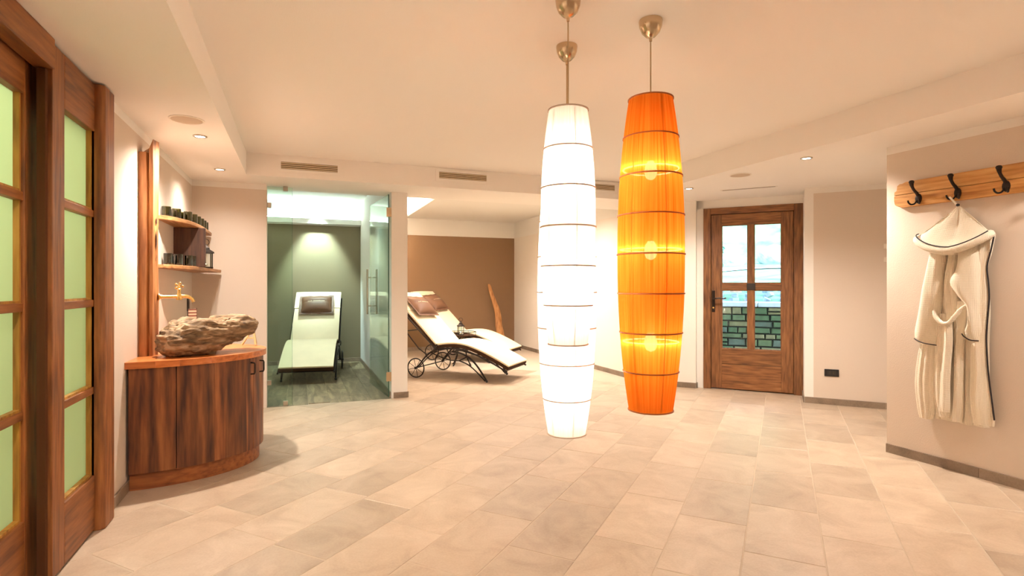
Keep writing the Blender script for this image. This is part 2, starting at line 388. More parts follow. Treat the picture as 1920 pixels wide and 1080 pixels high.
# baseboards of stone
def base_run(name, label, pts, n=(0, 0), h=.062, seglen=.6):
    p = sempty(name, label, 'baseboard')
    for a, b in zip(pts, pts[1:]):
        a, b = Vector(a), Vector(b); d = (b - a); L = d.length; d.normalize(); nn = Vector((-d.y, d.x)) * .012
        k = max(1, round(L / seglen))
        for i in range(k):
            q0, q1 = a + d * (L * i / k + .001), a + d * (L * (i + 1) / k - .001)
            G().prism([tuple(q0), tuple(q1), tuple(q1 + nn), tuple(q0 + nn)], 0, h).build('skirting_tile', skirt_m, p)
    return p
base_run('baseboard_coat', 'grey stone baseboard along the coat wall', [(XC, -.2), (XC, 2.70)])
base_run('baseboard_door', 'grey stone baseboard right of the garden door', [dw(1.9, .39), dw(.5185, .39), dw(.5185, .02)])
base_run('baseboard_pier', 'grey stone baseboard on the pier left of the garden door', [dw(-.593, .01), cA, cB])
base_run('baseboard_right', 'stone baseboard along the alcove side wall', [(4.0, cB[1]), (4.0, 10.1)])
base_run('baseboard_alcove', 'stone baseboard under the brown alcove wall', [(4.0, 10.1), (1.1, 10.1)])
base_run('baseboard_partition', 'stone baseboard around the slim partition wall', [(1.1, 9.9), (1.1, YB), (.95, YB)])
base_run('baseboard_glass_room', 'grey baseboard inside the glass room', [(.93, 9.0), (-.9, 9.0)])
base_run('baseboard_glass_side', 'grey baseboard along the glass room side wall', [(.93, YB + .03), (.93, 9.0)])
base_run('baseboard_left', 'short stone baseboard between frosted doors and wash stand', [(XL, 3.80), (XL, 3.445)])

# ------------------------------------------------------------------ ceilings
ceil = st(G().box(-.43, 3.48, -1.6, YV, ZC, 2.6).build('ceiling', ceil_m), 'raised smooth ceiling panel with the pendants', 'ceiling')
st(G().box(-1.1, -.43, -1.6, YB + .1, ZS, 2.6).build('ceiling', ceil_m), 'lower ceiling strip along the frosted doors', 'ceiling')
st(G().box(-.43, 6.6, YV, 6.2, ZS, 2.75).build('ceiling', ceil_m), 'lower ceiling strip with air grilles in its front', 'ceiling')
st(G().prism([(3.48, -1.6), (6.6, -1.6), (6.6, YV), (3.48, YV)], ZS, 2.6).build('ceiling', ceil_m), 'lower ceiling strip over the garden door', 'ceiling')
st(G().box(-1.1, .93, 6.2, 9.15, 2.5, 2.75).build('ceiling', plaster_white), 'white ceiling of the glass room', 'ceiling')
st(G().box(1.1, 4.15, 6.2, 10.25, 2.62, 2.75).build('ceiling', plaster_white), 'high ceiling slot of the alcove', 'ceiling')
st(G().box(1.84, 4.0, 6.2, 10.1, 2.45, 2.49).build('ceiling', plaster_white), 'suspended white ceiling panel over the loungers', 'ceiling')
G_ = G().box(1.80, 1.83, 6.25, 10.05, 2.50, 2.51)
tag(G().box(1.86, 1.885, 6.25, 10.05, 2.49, 2.50).build('light_strip', led_a), 'warm light strip on the edge of the suspended alcove ceiling', 'light strip')
cor = st(G().box(-.95, .93, 8.90, 9.0, 2.155, 2.235).build('trim_1', plaster_white), 'white cornice ledge on the back wall of the glass room', 'trim')
tag(G().box(-.9, .88, 8.93, 8.95, 2.235, 2.245).build('light_strip', led_g), 'light strip on the cornice ledge of the glass room', 'light strip')

# ------------------------------------------------------------------ frosted sliding doors (left)
back = G()                                   # lit room behind the frosted doors
back.box(-2.3, -2.2, 1.5, 3.8, 0, 2.5).box(-2.2, XL - .15, 1.4, 1.5, 0, 2.5).box(-2.2, XL - .15, 3.7, 3.8, 0, 2.5).box(-2.3, XL - .1, 1.4, 3.8, 2.4, 2.5).box(-2.3, XL - .15, 1.4, 3.8, -.1, -.02)
st(back.build('wall_behind', plaster_white), 'bright white room behind the frosted doors', 'wall')
lamp = bpy.data.lights.new('room_lamp', 'AREA'); lamp.shape = 'RECTANGLE'; lamp.size = .7; lamp.size_y = 1.6; lamp.energy = BACK; lamp.color = (.95, 1.0, .84)
lo = bpy.data.objects.new('room_lamp', lamp); C.objects.link(lo); lo.location = (-1.75, 2.5, 2.38)
def frosted_door(name, label, x, y0, y1, st0, st1, gy0, gy1, proud):
    """leaf in plane x, from y0 to y1, glass between gy0 and gy1"""
    d = sempty(name, label, 'door')
    t = .045
    G().box(x - t, x, y0, gy0, .012, 2.185).build('stile', doorwood, d, bevel=.003)
    G().box(x - t, x, gy1, y1, .012, 2.185).build('stile', doorwood, d, bevel=.003)
    G().box(x - t, x, gy0, gy1, .012, .275).build('rail', doorwood_y, d, bevel=.003)
    G().box(x - t, x, gy0, gy1, 1.955, 2.185).build('rail', doorwood_y, d, bevel=.003)
    zs = [.275, .69, 1.115, 1.552, 1.955]
    for z in zs[1:-1]: G().box(x - t + .008, x - .004, gy0, gy1, z - .017, z + .017).build('muntin', doorwood_y, d, bevel=.002)
    for a, b in zip(zs, zs[1:]):
        lo_, hi = a + (.017 if a > .3 else 0), b - (.017 if b < 1.9 else 0)
        G().box(x - t + .006, x - t + .012, gy0 + .001, gy1 - .001, lo_, hi).build('pane', frost, d)
        for yy, e in ((gy0, 1), (gy1, -1)):
            G().box(x - t + .0125, x - .012, yy, yy + e * .012, lo_, hi).build('glazing_bead', beadwood, d)
        G().box(x - t + .0125, x - .012, gy0 + .012, gy1 - .012, lo_, lo_ + .01).build('glazing_bead', beadwood, d)
    return d
frosted_door('door_1', 'recessed timber door leaf with four frosted green panes under the header beam', -1.0, 2.16, 2.868, 0, 0, 2.30, 2.70, 0)
frosted_door('door_2', 'timber door leaf with four frosted green panes beside the thick post', -.925, 2.74, 3.30, 0, 0, 2.865, 3.235, 0)
tr = sempty('trim_2', 'old timber frame around the frosted doors', 'door frame')
G().prism([(-.985, 3.235), (-.905, 3.235), (-.885, 3.25), (-.885, 3.385), (-.90, 3.44), (-1.08, 3.44), (-1.08, 3.30), (-.985, 3.30)], 0, 2.19).build('post', doorwood, tr, bevel=.006)
G().box(-.985, -.915, 1.86, 2.738, 2.075, 2.198).build('header_beam', doorwood_y, tr, bevel=.004)
G().box(-1.08, -.90, 1.862, 2.0, 0, 2.07).build('post', doorwood, tr, bevel=.006)
G().box(-1.05, -.985, 2.0, 2.15, 0.0, 2.07).build('jamb_board', doorwood, tr)
G().box(-.968, -.940, 2.715, 2.738, .012, 2.07).build('guide_strip', plain('dark_strip', (.09, .035, .013), .9, spec=.1), tr)
G().box(-1.08, -1.047, 1.86, 3.44, 2.0, 2.198).build('track_board', doorwood_y, tr)

# ------------------------------------------------------------------ garden door
gd_rz = math.atan2(SD.y, SD.x)
gd = sempty('door_3', 'rustic oak door with four clear panes leading to the garden', 'door', (D0.x, D0.y, 0), gd_rz)
# local axes: x along the door, y = outwards (garden), z up
fr = sempty('trim_3', 'brown timber frame around the garden door', 'door frame', (D0.x, D0.y, 0), gd_rz)
G().box(-.518, -.436, -.015, .12, 0, 2.105).build('jamb', oakdoor, fr, bevel=.004)
G().box(.428, .518, -.015, .12, 0, 2.105).build('jamb', oakdoor, fr, bevel=.004)
G().box(-.436, .428, -.015, .12, 2.032, 2.105).build('head', oakdoor_x, fr, bevel=.004)
G().box(-.4355, -.41, .066, .12, 0, 2.03).build('door_stop', oakdoor, fr)
G().box(.40, .4275, .066, .12, 0, 2.03).build('door_stop', oakdoor, fr)
G().box(-.41, .40, .066, .12, 1.99, 2.03).build('door_stop', oakdoor_x, fr)
G().box(-.41, .40, .066, .12, 0, .02).build('threshold', oakdoor_x, fr)
G().box(-.433, -.318, .006, .062, .012, 2.028).build('stile', oakdoor, gd, bevel=.004)
G().box(.304, .425, .006, .062, .012, 2.028).build('stile', oakdoor, gd, bevel=.004)
G().box(-.318, .304, .006, .062, 1.90, 2.028).build('rail', oakdoor_x, gd, bevel=.004)
G().box(-.318, .304, .006, .062, .30, .475).build('rail', oakdoor_x, gd, bevel=.003)
G().box(-.318, .304, .010, .062, .012, .297).build('rail', oakdoor_x, gd, bevel=.003)
G().box(-.039, .028, .004, .062, .475, 1.90).build('muntin', oakdoor, gd, bevel=.003)
for a, b in ((-.318, -.039), (.028, .304)):
    G().box(a, b, .004, .062, 1.15, 1.231).build('muntin', oakdoor_x, gd, bevel=.003)
    for z0, z1 in ((.475, 1.15), (1.231, 1.90)):
        G().box(a + .002, b - .002, .034, .038, z0 + .002, z1 - .002).build('pane', clearglass, gd)
        for q in (G().box(a, a + .008, .012, .033, z0, z1), G().box(b - .008, b, .012, .033, z0, z1), G().box(a + .008, b - .008, .012, .033, z0, z0 + .008), G().box(a + .008, b - .008, .012, .033, z1 - .008, z1)):
            q.build('glazing_bead', oakdoor, gd)
G().box(-.05, .04, -.004, .004, 1.152, 1.228).build('cross_plate', blackm, gd, bevel=.002)
pl_ = G().box(-.425, -.390, -.002, .006, .895, 1.145).build('lock_plate', iron, gd, bevel=.003)
G().tube([(-.408, -.002, 1.05), (-.408, -.045, 1.052), (-.398, -.052, 1.053), (-.34, -.052, 1.058), (-.29, -.05, 1.052), (-.268, -.046, 1.060)], [.008, .008, .009, .008, .007, .010], 8).build('lever', iron, pl_, smooth=1)
G().cyl((-.408, -.004, .945), (-.408, .0, .945), .010).build('lock_cylinder', brass, pl_, smooth=1)

# ------------------------------------------------------------------ glass front of the relaxing room
win = sempty('window_1', 'fixed frameless glass panel beside the wall of the wash stand', 'glass panel')
G().box(-.283, -.052, YB + .03, YB + .04, .006, 2.186).build('pane', doorglass, win)
G().box(-.054, -.0515, YB + .03, YB + .04, .006, 2.186).build('pane_edge', edgeglass, win)
for x, z in ((-.115, 2.165), (-.115, .018)):
    G().box(x - .022, x + .022, YB + .018, YB + .052, z - .018, z + .030).build('clamp', steel, win, bevel=.003)
for z in (2.0, .24):
    G().box(-.283, -.245, YB + .018, YB + .052, z - .025, z + .025).build('clamp', steel, win, bevel=.003)
gdoor = sempty('door_4', 'clear frameless glass door standing open with long steel pull handles', 'door', (.905, YB + .02, 0), R(95.0))
DWg = .95                                     # local x runs from the hinge into the room
G().box(.012, DWg, -.005, .005, .012, 2.178).build('pane', doorglass, gdoor)
G().box(.008, .0119, -.005, .005, .012, 2.178).build('pane_edge', edgeglass, gdoor)
for z in (1.985, .232):
    h = G().box(-.012, .055, -.014, .014, z - .048, z + .048).build('hinge', steel, gdoor, bevel=.004)
    G().box(-.016, -.0115, -.03, .03, z - .048, z + .048).build('hinge_plate', nickel, h)
for s in (-1, 1):
    hd = G().cyl((DWg - .11, s * .055, .86), (DWg - .11, s * .055, 1.40), .0125).build('handle', steel, gdoor, smooth=1)
    for z in (.96, 1.30):
        G().cyl((DWg - .11, s * .0055, z), (DWg - .11, s * .045, z), .008).build('standoff', steel, hd, smooth=1)

# ------------------------------------------------------------------ wash stand
CXE, CYE, AE, BE = XL, 4.28, .72, .535
def ell(t, da=0, db=0):                       # t from 0 (near wall end) to pi (far wall end)
    return (CXE + (AE + da) * math.sin(t), CYE - (BE + db) * math.cos(t))
def strip(t0, t1, da, db, th, z0, z1, n=20):
    outer = [ell(t0 + (t1 - t0) * i / n, da, db) for i in range(n + 1)]; inner = [ell(t1 + (t0 - t1) * i / n, da - th, db - th) for i in range(n + 1)]
    g = G(); N_ = len(outer)
    vs = [(x, y, z) for z in (z0, z1) for (x, y) in outer] + [(x, y, z) for z in (z0, z1) for (x, y) in inner[::-1]]
    fs = []
    for i in range(n):
        fs += [(i, i + 1, N_ + i + 1, N_ + i), (2 * N_ + i + 1, 2 * N_ + i, 3 * N_ + i, 3 * N_ + i + 1), (N_ + i, N_ + i + 1, 3 * N_ + i + 1, 3 * N_ + i), (i + 1, i, 2 * N_ + i, 2 * N_ + i + 1)]
    fs += [(0, N_, 3 * N_, 2 * N_), (n, 2 * N_ + n, 3 * N_ + n, N_ + n)]
    return g.add(vs, fs)
cab = thing('wash_stand', 'curved dark larch wash stand cabinet against the plaster wall', 'cabinet', (0, 0, 0))
strip(.02, math.pi - .02, -.045, -.045, .03, 0, .098, 36).build('plinth', plinthwood, cab, smooth=1)
def tt_at(x): return math.asin(min(1, (x - CXE) / AE))
T1, T2, T3 = tt_at(-.672), tt_at(-.415), tt_at(-.262)
strip(.02, T1 - .004, -.02, -.02, .022, .10, .717).build('side_panel', cabwood, cab, smooth=1, bevel=.002)
d1 = strip(T1 + .002, T3 - .004, -.030, -.030, .012, .10, .717, 14).build('cabinet_door', cabwood, cab, smooth=1)
TB = [T1 + .002, tt_at(-.475), T2, tt_at(-.30), T3 - .004]
for ta, tb_ in zip(TB, TB[1:]):
    strip(ta + .0006, tb_ - .0006, -.02, -.02, .0095, .10, .717, 8).build('door_board', cabwood, d1, smooth=1)
d2 = strip(T3 + .003, math.pi - T3, -.02, -.02, .022, .10, .717).build('cabinet_door', cabwood, cab, smooth=1, bevel=.002)
strip(math.pi - T3 + .003, math.pi - .02, -.02, -.02, .022, .10, .717).build('side_panel', cabwood, cab, smooth=1, bevel=.002)
strip(.04, math.pi - .04, -.06, -.06, .018, .10, .716).build('carcass', cabwood, cab, smooth=1)
for dd, t in ((d1, T3 - .05), (d2, T3 + .16)):
    a = Vector(ell(t, -.02, -.02)); b = Vector(ell(t, .02, .02)); n_ = (b - a).normalized() * .026
    pts = [(a.x, a.y, .685), (a.x + n_.x, a.y + n_.y, .682), (a.x + n_.x * 1.1, a.y + n_.y * 1.1, .672), (a.x + n_.x * 1.1, a.y + n_.y * 1.1, .62), (a.x + n_.x, a.y + n_.y, .61), (a.x, a.y, .607)]
    G().tube(pts, .005, 6).build('handle', iron, dd, smooth=1)
wt = thing('worktop', 'reddish half round larch worktop of glued boards on the wash stand', 'worktop')
cuts = [XL, -.78, -.66, -.50, -.36, -.20]
def counter_poly(x0, x1, n=10):
    t0 = math.asin(min(1, (x0 - CXE) / AE)); t1 = math.asin(min(1, (x1 - CXE) / AE))
    near = [ell(t0 + (t1 - t0) * i / n) for i in range(n + 1)]; far = [(x, 2 * CYE - y) for x, y in near[::-1]]
    return near + far
for a, b in zip(cuts, cuts[1:]):
    p = counter_poly(a + .0003, b - .0003); q = []
    for v in p:
        if not q or math.dist(q[-1], v) > 1e-4: q.append(v)
    G().prism(q, .718, .757).build('worktop_board', topwood, wt)

# natural stone basin
def rockfn():
    bm = bmesh.new(); bmesh.ops.create_icosphere(bm, subdivisions=6, radius=1)
    for v in bm.verts:
        d = v.co.normalized(); x, y, z = d
        # flat slab of gneiss: thick left end, right end overhanging, shallow hollow on top
        k = 1 / max((abs(x) ** 4.0 + abs(y) ** 3.4 + abs(z) ** 4.0) ** (1 / 4.0), 1e-6)
        X, Yy, Z = x * k * .318, y * k * .18, max(-1, min(1, z * k * 1.1))
        def prof_(pts): 
            for (a0, b0), (a1, b1) in zip(pts, pts[1:]):
                if X <= a1: return b0 + (b1 - b0) * max(0, (X - a0) / (a1 - a0))
            return pts[-1][1]
        topz = prof_([(-.36, .10), (-.31, .15), (-.24, .19), (-.12, .222), (.02, .205), (.12, .222), (.22, .226), (.30, .205), (.36, .175)])
        botz = prof_([(-.36, .0), (.0, .0), (.06, .02), (.16, .045), (.26, .08), (.34, .125)])
        p = Vector((X, Yy, botz + (topz - botz) * (Z + 1) / 2))
        if Z < 0: p.y *= 1 + .22 * Z
        e = ((p.x - .03) / .21) ** 2 + (p.y / .115) ** 2
        if z > .25 and e < 1: p.z -= .07 * (1 - e) ** .7
        q = p * 9
        lay = noise.noise(Vector((q.x * .7, q.y * .8, q.z * 5.0 + q.x * .9)))
        rid = abs(noise.noise(Vector((q.x * 1.7 + 3, q.y * 1.7, q.z * 2.6 + q.x))))
        bigv = noise.noise(q * .55 + Vector((5, 2, 1)))
        fine = noise.noise(q * 5)
        amt = .020 * bigv + .016 * lay - .020 * rid + .006 * fine + .010 * round(2.5 * noise.noise(Vector((q.x * .9, q.y * .9, q.z * 2.2)))) / 2.5
        if z > .25 and e < 1: amt *= .35
        p += d * amt
        v.co = p
    for v in bm.verts:
        v.co.z = max(v.co.z, .0)
    m = bpy.data.meshes.new('stone_basin'); bm.to_mesh(m); bm.free(); return m
rm, n, l, p = nm('gneiss')
tc = n.new('ShaderNodeTexCoord'); mp = n.new('ShaderNodeMapping'); mp.inputs['Scale'].default_value = (5, 5, 22); mp.inputs['Rotation'].default_value = (0, R(10), 0); l.new(tc.outputs['Object'], mp.inputs[0])
t1 = n.new('ShaderNodeTexNoise'); t1.inputs['Scale'].default_value = 1.6; t1.inputs['Detail'].default_value = 9; t1.inputs['Distortion'].default_value = 1.2; l.new(mp.outputs[0], t1.inputs['Vector'])
r1 = ramp(n, [(.3, (.055, .030, .014)), (.47, (.20, .125, .065)), (.58, (.34, .22, .115)), (.74, (.58, .46, .33))]); l.new(t1.outputs['Fac'], r1.inputs[0])
l.new(r1.outputs[0], p.inputs['Base Color']); p.inputs['Roughness'].default_value = .75
b = n.new('ShaderNodeBump'); b.inputs['Strength'].default_value = .8; b.inputs['Distance'].default_value = .012; l.new(t1.outputs['Fac'], b.inputs['Height']); l.new(b.outputs[0], p.inputs['Normal'])
rmesh = rockfn(); rmesh.materials.append(rm)
rock = tag(link('stone_basin', rmesh, None, 60), 'rough natural stone wash basin on the larch worktop', 'basin'); rock.location = (-.545, 4.085, .757); rock.scale = (.92, .82, 1.1); rock.rotation_euler = (0, 0, R(33))

# weathered post on the worktop
post = thing('timber_post', 'tall weathered timber post with knot holes standing on the worktop', 'post', (-.889, 4.085, .757))
prof = [(-.040, -.042), (.004, -.046), (.010, -.030), (.012, -.028), (.018, -.044), (.036, -.036), (.050, .04), (.03, .058), (-.040, .058)]
g = G(); nz = 40; rs = []
for i in range(nz + 1):
    z = 1.285 * i / nz; ring = []
    for k, (x, y) in enumerate(prof):
        wob = .004 * noise.noise(Vector((k * 3.1, z * 3.5, 0)))
        zz = z
        if i == nz: zz = z + (.085 if k in (5, 6) else (.0 if k < 4 else .02)) - .0
        ring.append((x + wob * (x > -.03), y + wob * (y < .05), zz))
    rs.append(ring)
g.rings(rs); g.build('shaft', postwood, post, smooth=35)
for z, sx, sz in ((.86, .010, .022), (.74, .011, .060), (.63, .006, .012)):
    G().add(*(lambda a: (a, [tuple(range(len(a)))]))([(.0465 + .0015 + .0 * k, .006 + sx * math.cos(2 * math.pi * k / 12) * (1 + .3 * math.sin(3 * k)), z + sz * math.sin(2 * math.pi * k / 12) * (1 + .2 * math.cos(2 * k))) for k in range(12)])).build('knot_hole', plain('knot_dark', (.06, .018, .008), .8) if 'knot_dark' not in MATS else MATS['knot_dark'], post)
# brass tap on the post
tap = thing('brass_tap', 'old fashioned brass tap fixed to the timber post', 'tap', (-.836, 4.10, 1.13), R(22))
G().lathe([(.024, 0), (.024, .004), (.014, .010), (.014, .02)], 16).build('rosette', brass, tap, smooth=1).rotation_euler = (0, R(90), 0)
G().tube([(.0, 0, 0), (.10, 0, 0), (.125, 0, .0), (.15, 0, .002), (.175, 0, -.003), (.195, 0, -.018), (.203, 0, -.036)], [.010, .010, .015, .011, .0105, .010, .011], 12).build('spout', brass, tap, smooth=1)
G().lathe([(.016, -.022), (.018, -.01), (.016, .012), (.010, .02), (.009, .045), (.012, .05), (.006, .056)], 14, (.118, 0, 0)).build('valve_body', brass, tap, smooth=1)
kn = G().lathe([(.006, .052), (.009, .058), (.009, .07), (.005, .078)], 10, (.118, 0, 0)).build('tap_handle', brass, tap, smooth=1)
for k in range(5):
    a = 2 * math.pi * k / 5
    G().lathe([(.001, -.009), (.008, -.004), (.008, .004), (.001, .009)], 8, (.118 + .020 * math.cos(a), 0, .068 + .020 * math.sin(a))).build('grip_lobe', brass, kn, smooth=1)

# corner shelf, tumblers, lantern
shelf = thing('corner_shelf', 'two rough larch shelf boards joined by a dark upright board in the corner', 'shelf')
def plankpoly(pts): return [q[:2] for q in spline(pts, 24)] + [(XL, 5.88), (XL, pts[0][1])]
G().prism(plankpoly([(XL + .02, 4.50), (-.84, 4.60), (-.765, 4.88), (-.745, 5.3), (-.76, 5.86)]), 1.672, 1.702).build('shelf_board', shelfwood, shelf, bevel=.005)
G().prism(plankpoly([(XL + .02, 4.50), (-.83, 4.60), (-.75, 4.9), (-.725, 5.25), (-.68, 5.87)]), 1.325, 1.353).build('shelf_board', shelfwood, shelf, bevel=.005)
G().box(XL, -.705, 5.08, 5.112, 1.354, 1.671).build('upright_board', darkplank, shelf, bevel=.003)
def tumbler_mesh(r, h):
    g = G(); g.lathe([(r * .86, 0), (r * .97, .004), (r, h * .25), (r, h * .93), (r * .96, h), (r * .90, h), (r * .92, h * .9), (r * .92, .012), (.001, .010)], 16)
    return g.mesh('tumbler')
tm1, tm2 = tumbler_mesh(.031, .076), tumbler_mesh(.030, .086)
tm1.materials.append(glassdark); tm2.materials.append(glassdark2)
for x, y in ((-.893, 4.63), (-.848, 4.74), (-.885, 4.80), (-.80, 4.90), (-.86, 4.95), (-.788, 5.06), (-.784, 5.21), (-.782, 5.36), (-.785, 5.51), (-.79, 5.66), (-.87, 5.10), (-.87, 5.26)):
    o = link('tumbler', tm1, None, 1); o.location = (x, y, 1.702); tag(o, 'green glass tumbler at the timber post end of the upper shelf board' if y == 4.63 else 'green glass tumbler at the back wall end of the upper shelf board' if y == 5.66 else 'green glass tumbler amid the row on the upper corner shelf board', 'tumbler', 'tumblers on the upper shelf board')
for x, y in ((-.888, 4.66), (-.838, 4.75), (-.875, 4.79), (-.80, 4.93), (-.86, 4.90), (-.79, 5.02)):
    o = link('tumbler', tm2, None, 1); o.location = (x, y, 1.353); tag(o, 'dark glass tumbler at the timber post end of the lower shelf board' if y == 4.66 else 'dark glass tumbler right before the upright board on the lower shelf' if y == 5.02 else 'dark glass tumbler amid the others on the lower corner shelf board', 'tumbler', 'tumblers on the lower shelf board')
def lantern(label, loc, s=1.0, light=0, rnd=4, rz=0):
    t = thing('lantern', label, 'lantern', loc, rz)
    w_ = .05 * s; h = .135 * s
    def ring(z, r_, n=rnd): return [(r_ * math.cos(2 * math.pi * (k + .5) / n), r_ * math.sin(2 * math.pi * (k + .5) / n), z) for k in range(n)]
    q = w_ * (1.414 if rnd == 4 else 1)
    G().rings([ring(0, q * 1.08), ring(.014 * s, q * 1.08), ring(.016 * s, q)]).build('base', iron, t)
    for k in range(rnd):
        a = ring(.014 * s, q * .95)[k]; G().cyl(a, (a[0], a[1], h), .0045 * s, 5).build('post', iron, t)
        b_ = ring(.014 * s, q * .95)[(k + 1) % rnd]
        G().add([a, b_, (b_[0], b_[1], h), (a[0], a[1], h)], [(0, 1, 2, 3)]).build('pane', clearglass, t)
    rf = G().rings([ring(h, q * 1.25), ring(h + .012 * s, q * 1.2), ring(h + .035 * s, q * .62), ring(h + .05 * s, q * .55), ring(h + .07 * s, q * .22), ring(h + .085 * s, q * .1)]).build('roof', iron, t)
    G().tube([(.03 * s * math.cos(a), 0, h + .10 * s + .03 * s * math.sin(a)) for a in [2 * math.pi * k / 14 for k in range(14)]], .003 * s, 6, True).build('handle_ring', iron, rf, smooth=1)
    cd = G().lathe([(.019, .016 * s), (.019, .016 * s + .022), (.016, .016 * s + .022), (.001, .016 * s + .018)], 14).build('tea_light', wax, t, smooth=1)
    G().lathe([(.0005, 0), (.004, .005), (.0035, .011), (.0003, .022)], 8, (0, 0, .016 * s + .018)).build('flame', flame, cd, smooth=1)
    return t
lantern('small black square lantern with a lit tea light on the lower corner shelf board', (-.765, 5.52, 1.353), 1.0, rz=R(15))
def outlet(name, label, loc, rz, w_, h, frame, mods=2, face=None):
    t = thing(name, label, 'outlet', loc, rz)
    G().box(-w_ / 2, w_ / 2, -.010, -.0002, -h / 2, h / 2).build('cover_plate', frame, t, bevel=.003)
    m = G().box(-w_ * .30, w_ * .30, -.0125, -.0101, -h * .27, h * .27).build('insert', face or blackm, t, bevel=.001)
    for k in range(mods):
        x = (k - (mods - 1) / 2) * w_ * .25
        for q in (-1, 0, 1): G().cyl((x + (0 if w_ >= h else 0), -.0132, q * h * .14), (x, -.0126, q * h * .14), .0028, 8).build('socket_hole', grillem, m)
    return t
outlet('wall_outlet', 'black outlet on the plaster wall behind the stone basin', (XL, 5.69, 1.03), R(90), .075, .115, blackm, 1)
# card stand and pale easel on worktop
cs = thing('card_stand', 'small wire stand with a printed card behind the stone basin', 'card stand', (-.71, 4.55, .757), R(20))
for x in (-.028, .028): G().tube([(x, -.03, .002), (x, 0, .004), (x, .03, .28)], .0025, 6).build('wire_leg', iron, cs, smooth=1)
cdm, n, l, p = nm('printed_card')
tc = n.new('ShaderNodeTexCoord'); wv = n.new('ShaderNodeTexWave'); wv.bands_direction = 'Z'; wv.inputs['Scale'].default_value = 14; l.new(tc.outputs['Object'], wv.inputs['Vector'])
rp = ramp(n, [(.35, (.16, .05, .03)), (.6, (.62, .42, .28))]); l.new(wv.outputs['Fac'], rp.inputs[0]); l.new(rp.outputs[0], p.inputs['Base Color'])
G().box(-.026, .026,   .016, .019, .19, .275).build('card', cdm, cs)
es = thing('easel', 'little pale wooden easel standing on the worktop beside the basin', 'easel', (-.318, 4.50, .757), R(-20))
G().tube([(-.065, -.02, .005), (.0, .01, .125)], .008, 6).build('leg', easelm, es)
G().tube([(.035, -.02, .005), (.006, .01, .125)], .008, 6).build('leg', easelm, es)
G().tube([(.0, .07, .005), (.003, .015, .125)], .007, 6).build('leg', easelm, es)
G().box(-.035, .02, -.012, -.004, .05, .062).build('crossbar', easelm, es)

# ------------------------------------------------------------------ ceiling fittings
def vent(label, x0, x1, z0, z1):
    t = thing('air_grille', label, 'air grille', ((x0 + x1) / 2, YV, (z0 + z1) / 2), 0, None)
    w_, h = (x1 - x0) / 2, (z1 - z0) / 2
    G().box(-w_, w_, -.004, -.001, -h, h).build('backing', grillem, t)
    f = G().box(-w_ - .035, w_ + .035, -.009, -.0002, h, h + .03).box(-w_ - .035, w_ + .035, -.009, -.0002, -h - .03, -h).box(-w_ - .035, -w_, -.009, -.0002, -h, h).box(w_, w_ + .035, -.009, -.0002, -h, h)
    f.build('frame', ceil_m, t)
    n_ = 4
    for k in range(n_):
        z = -h + 2 * h * (k + .5) / n_
        G().add([(-w_, -.0088, z - .005), (w_, -.0088, z - .005), (w_, -.0042, z + .0025), (-w_, -.0042, z + .0025), (-w_, -.010, z - .003), (w_, -.010, z - .003), (w_, -.0055, z + .004), (-w_, -.0055, z + .004)],
                [(3, 2, 1, 0), (4, 5, 6, 7), (0, 1, 5, 4), (1, 2, 6, 5), (2, 3, 7, 6), (3, 0, 4, 7)]).build('slat', ventm, t)
    return t
vent('long air grille over the glass front', -.144, .351, 2.272, 2.338)
vent('air grille over the lounger alcove beside the slim partition', 1.333, 1.84, 2.292, 2.358)
vent('air grille over the alcove partly behind the orange pendant', 2.90, 3.395, 2.292, 2.358)
def downlight(label, x, y, z=ZS, power=SPOT, target=None, col=NEUTRAL, cone=150, blend=1, group=None):
    t = thing('downlight', label, 'downlight', (x, y, z), 0, group)
    G().lathe([(.030, -.0005), (.044, -.001), (.043, -.006), (.036, -.009), (.030, -.006)], 24, caps=False).build('trim_ring', steel, t, smooth=1)
    G().lathe([(.0295, -.0045), (.0001, -.0046)], 20).build('lens', discm, t)
    spot('lamp', (0, 0, -.02), power, col, cone, blend, t, target=(Vector(target) - Vector((x, y, z))) if target else (0, 0, -1))
    return t
downlight('recessed downlight beside the round speaker over the wash stand', -.608, 4.159, power=SPOT * 1.05)
downlight('recessed downlight over the corner shelf', -.623, 5.275, power=SPOT * .28)
downlight('recessed downlight next to the orange pendant and garden door', 3.732, 4.56, power=SPOT * .55)
downlight('recessed downlight between speaker and coat wall', 3.70, 3.143, power=SPOT * 1.0)
downlight('added fill downlight in front of the coat rack', 3.70, 1.3, power=SPOT * .4)  # out of view, added to brighten the room
downlight('added fill downlight before the frosted doors', -.62, 1.75, power=SPOT * .42)  # unseen lamp, added as fill light
downlight('added fill downlight at the end of the lower ceiling strip farthest from the shelf', -.62, .4, power=SPOT * .5)  # added out of view for more light on floor and ceiling
downlight('added fill downlight over the end of the coat rack farthest from the robe', 3.70, 0.0, power=SPOT * .5)  # another unseen lamp added for general brightness
downlight('recessed downlight over the head of the glass room lounger', .28, 8.66, 2.5, power=SPOT_G * 1.3, target=(.28, 8.95, 1.3), col=(.72, 1, .95), cone=62, blend=.7)
downlight('recessed downlight in the glass room near the door', .25, 6.8, 2.5, power=SPOT_G * .6, col=(.74, 1, .95), cone=120, blend=1)
downlight('added hidden downlight in the suspended alcove ceiling', 2.7, 7.6, 2.45, power=SPOT * 1.3, col=WARM, cone=150, blend=1)  # hidden behind the header, put in to light the alcove
downlight('added hidden downlight at the front of the suspended alcove ceiling', 3.1, 6.7, 2.45, power=SPOT * 1.0, col=WARM, cone=150, blend=1)  # second hidden lamp, added to brighten the alcove walls
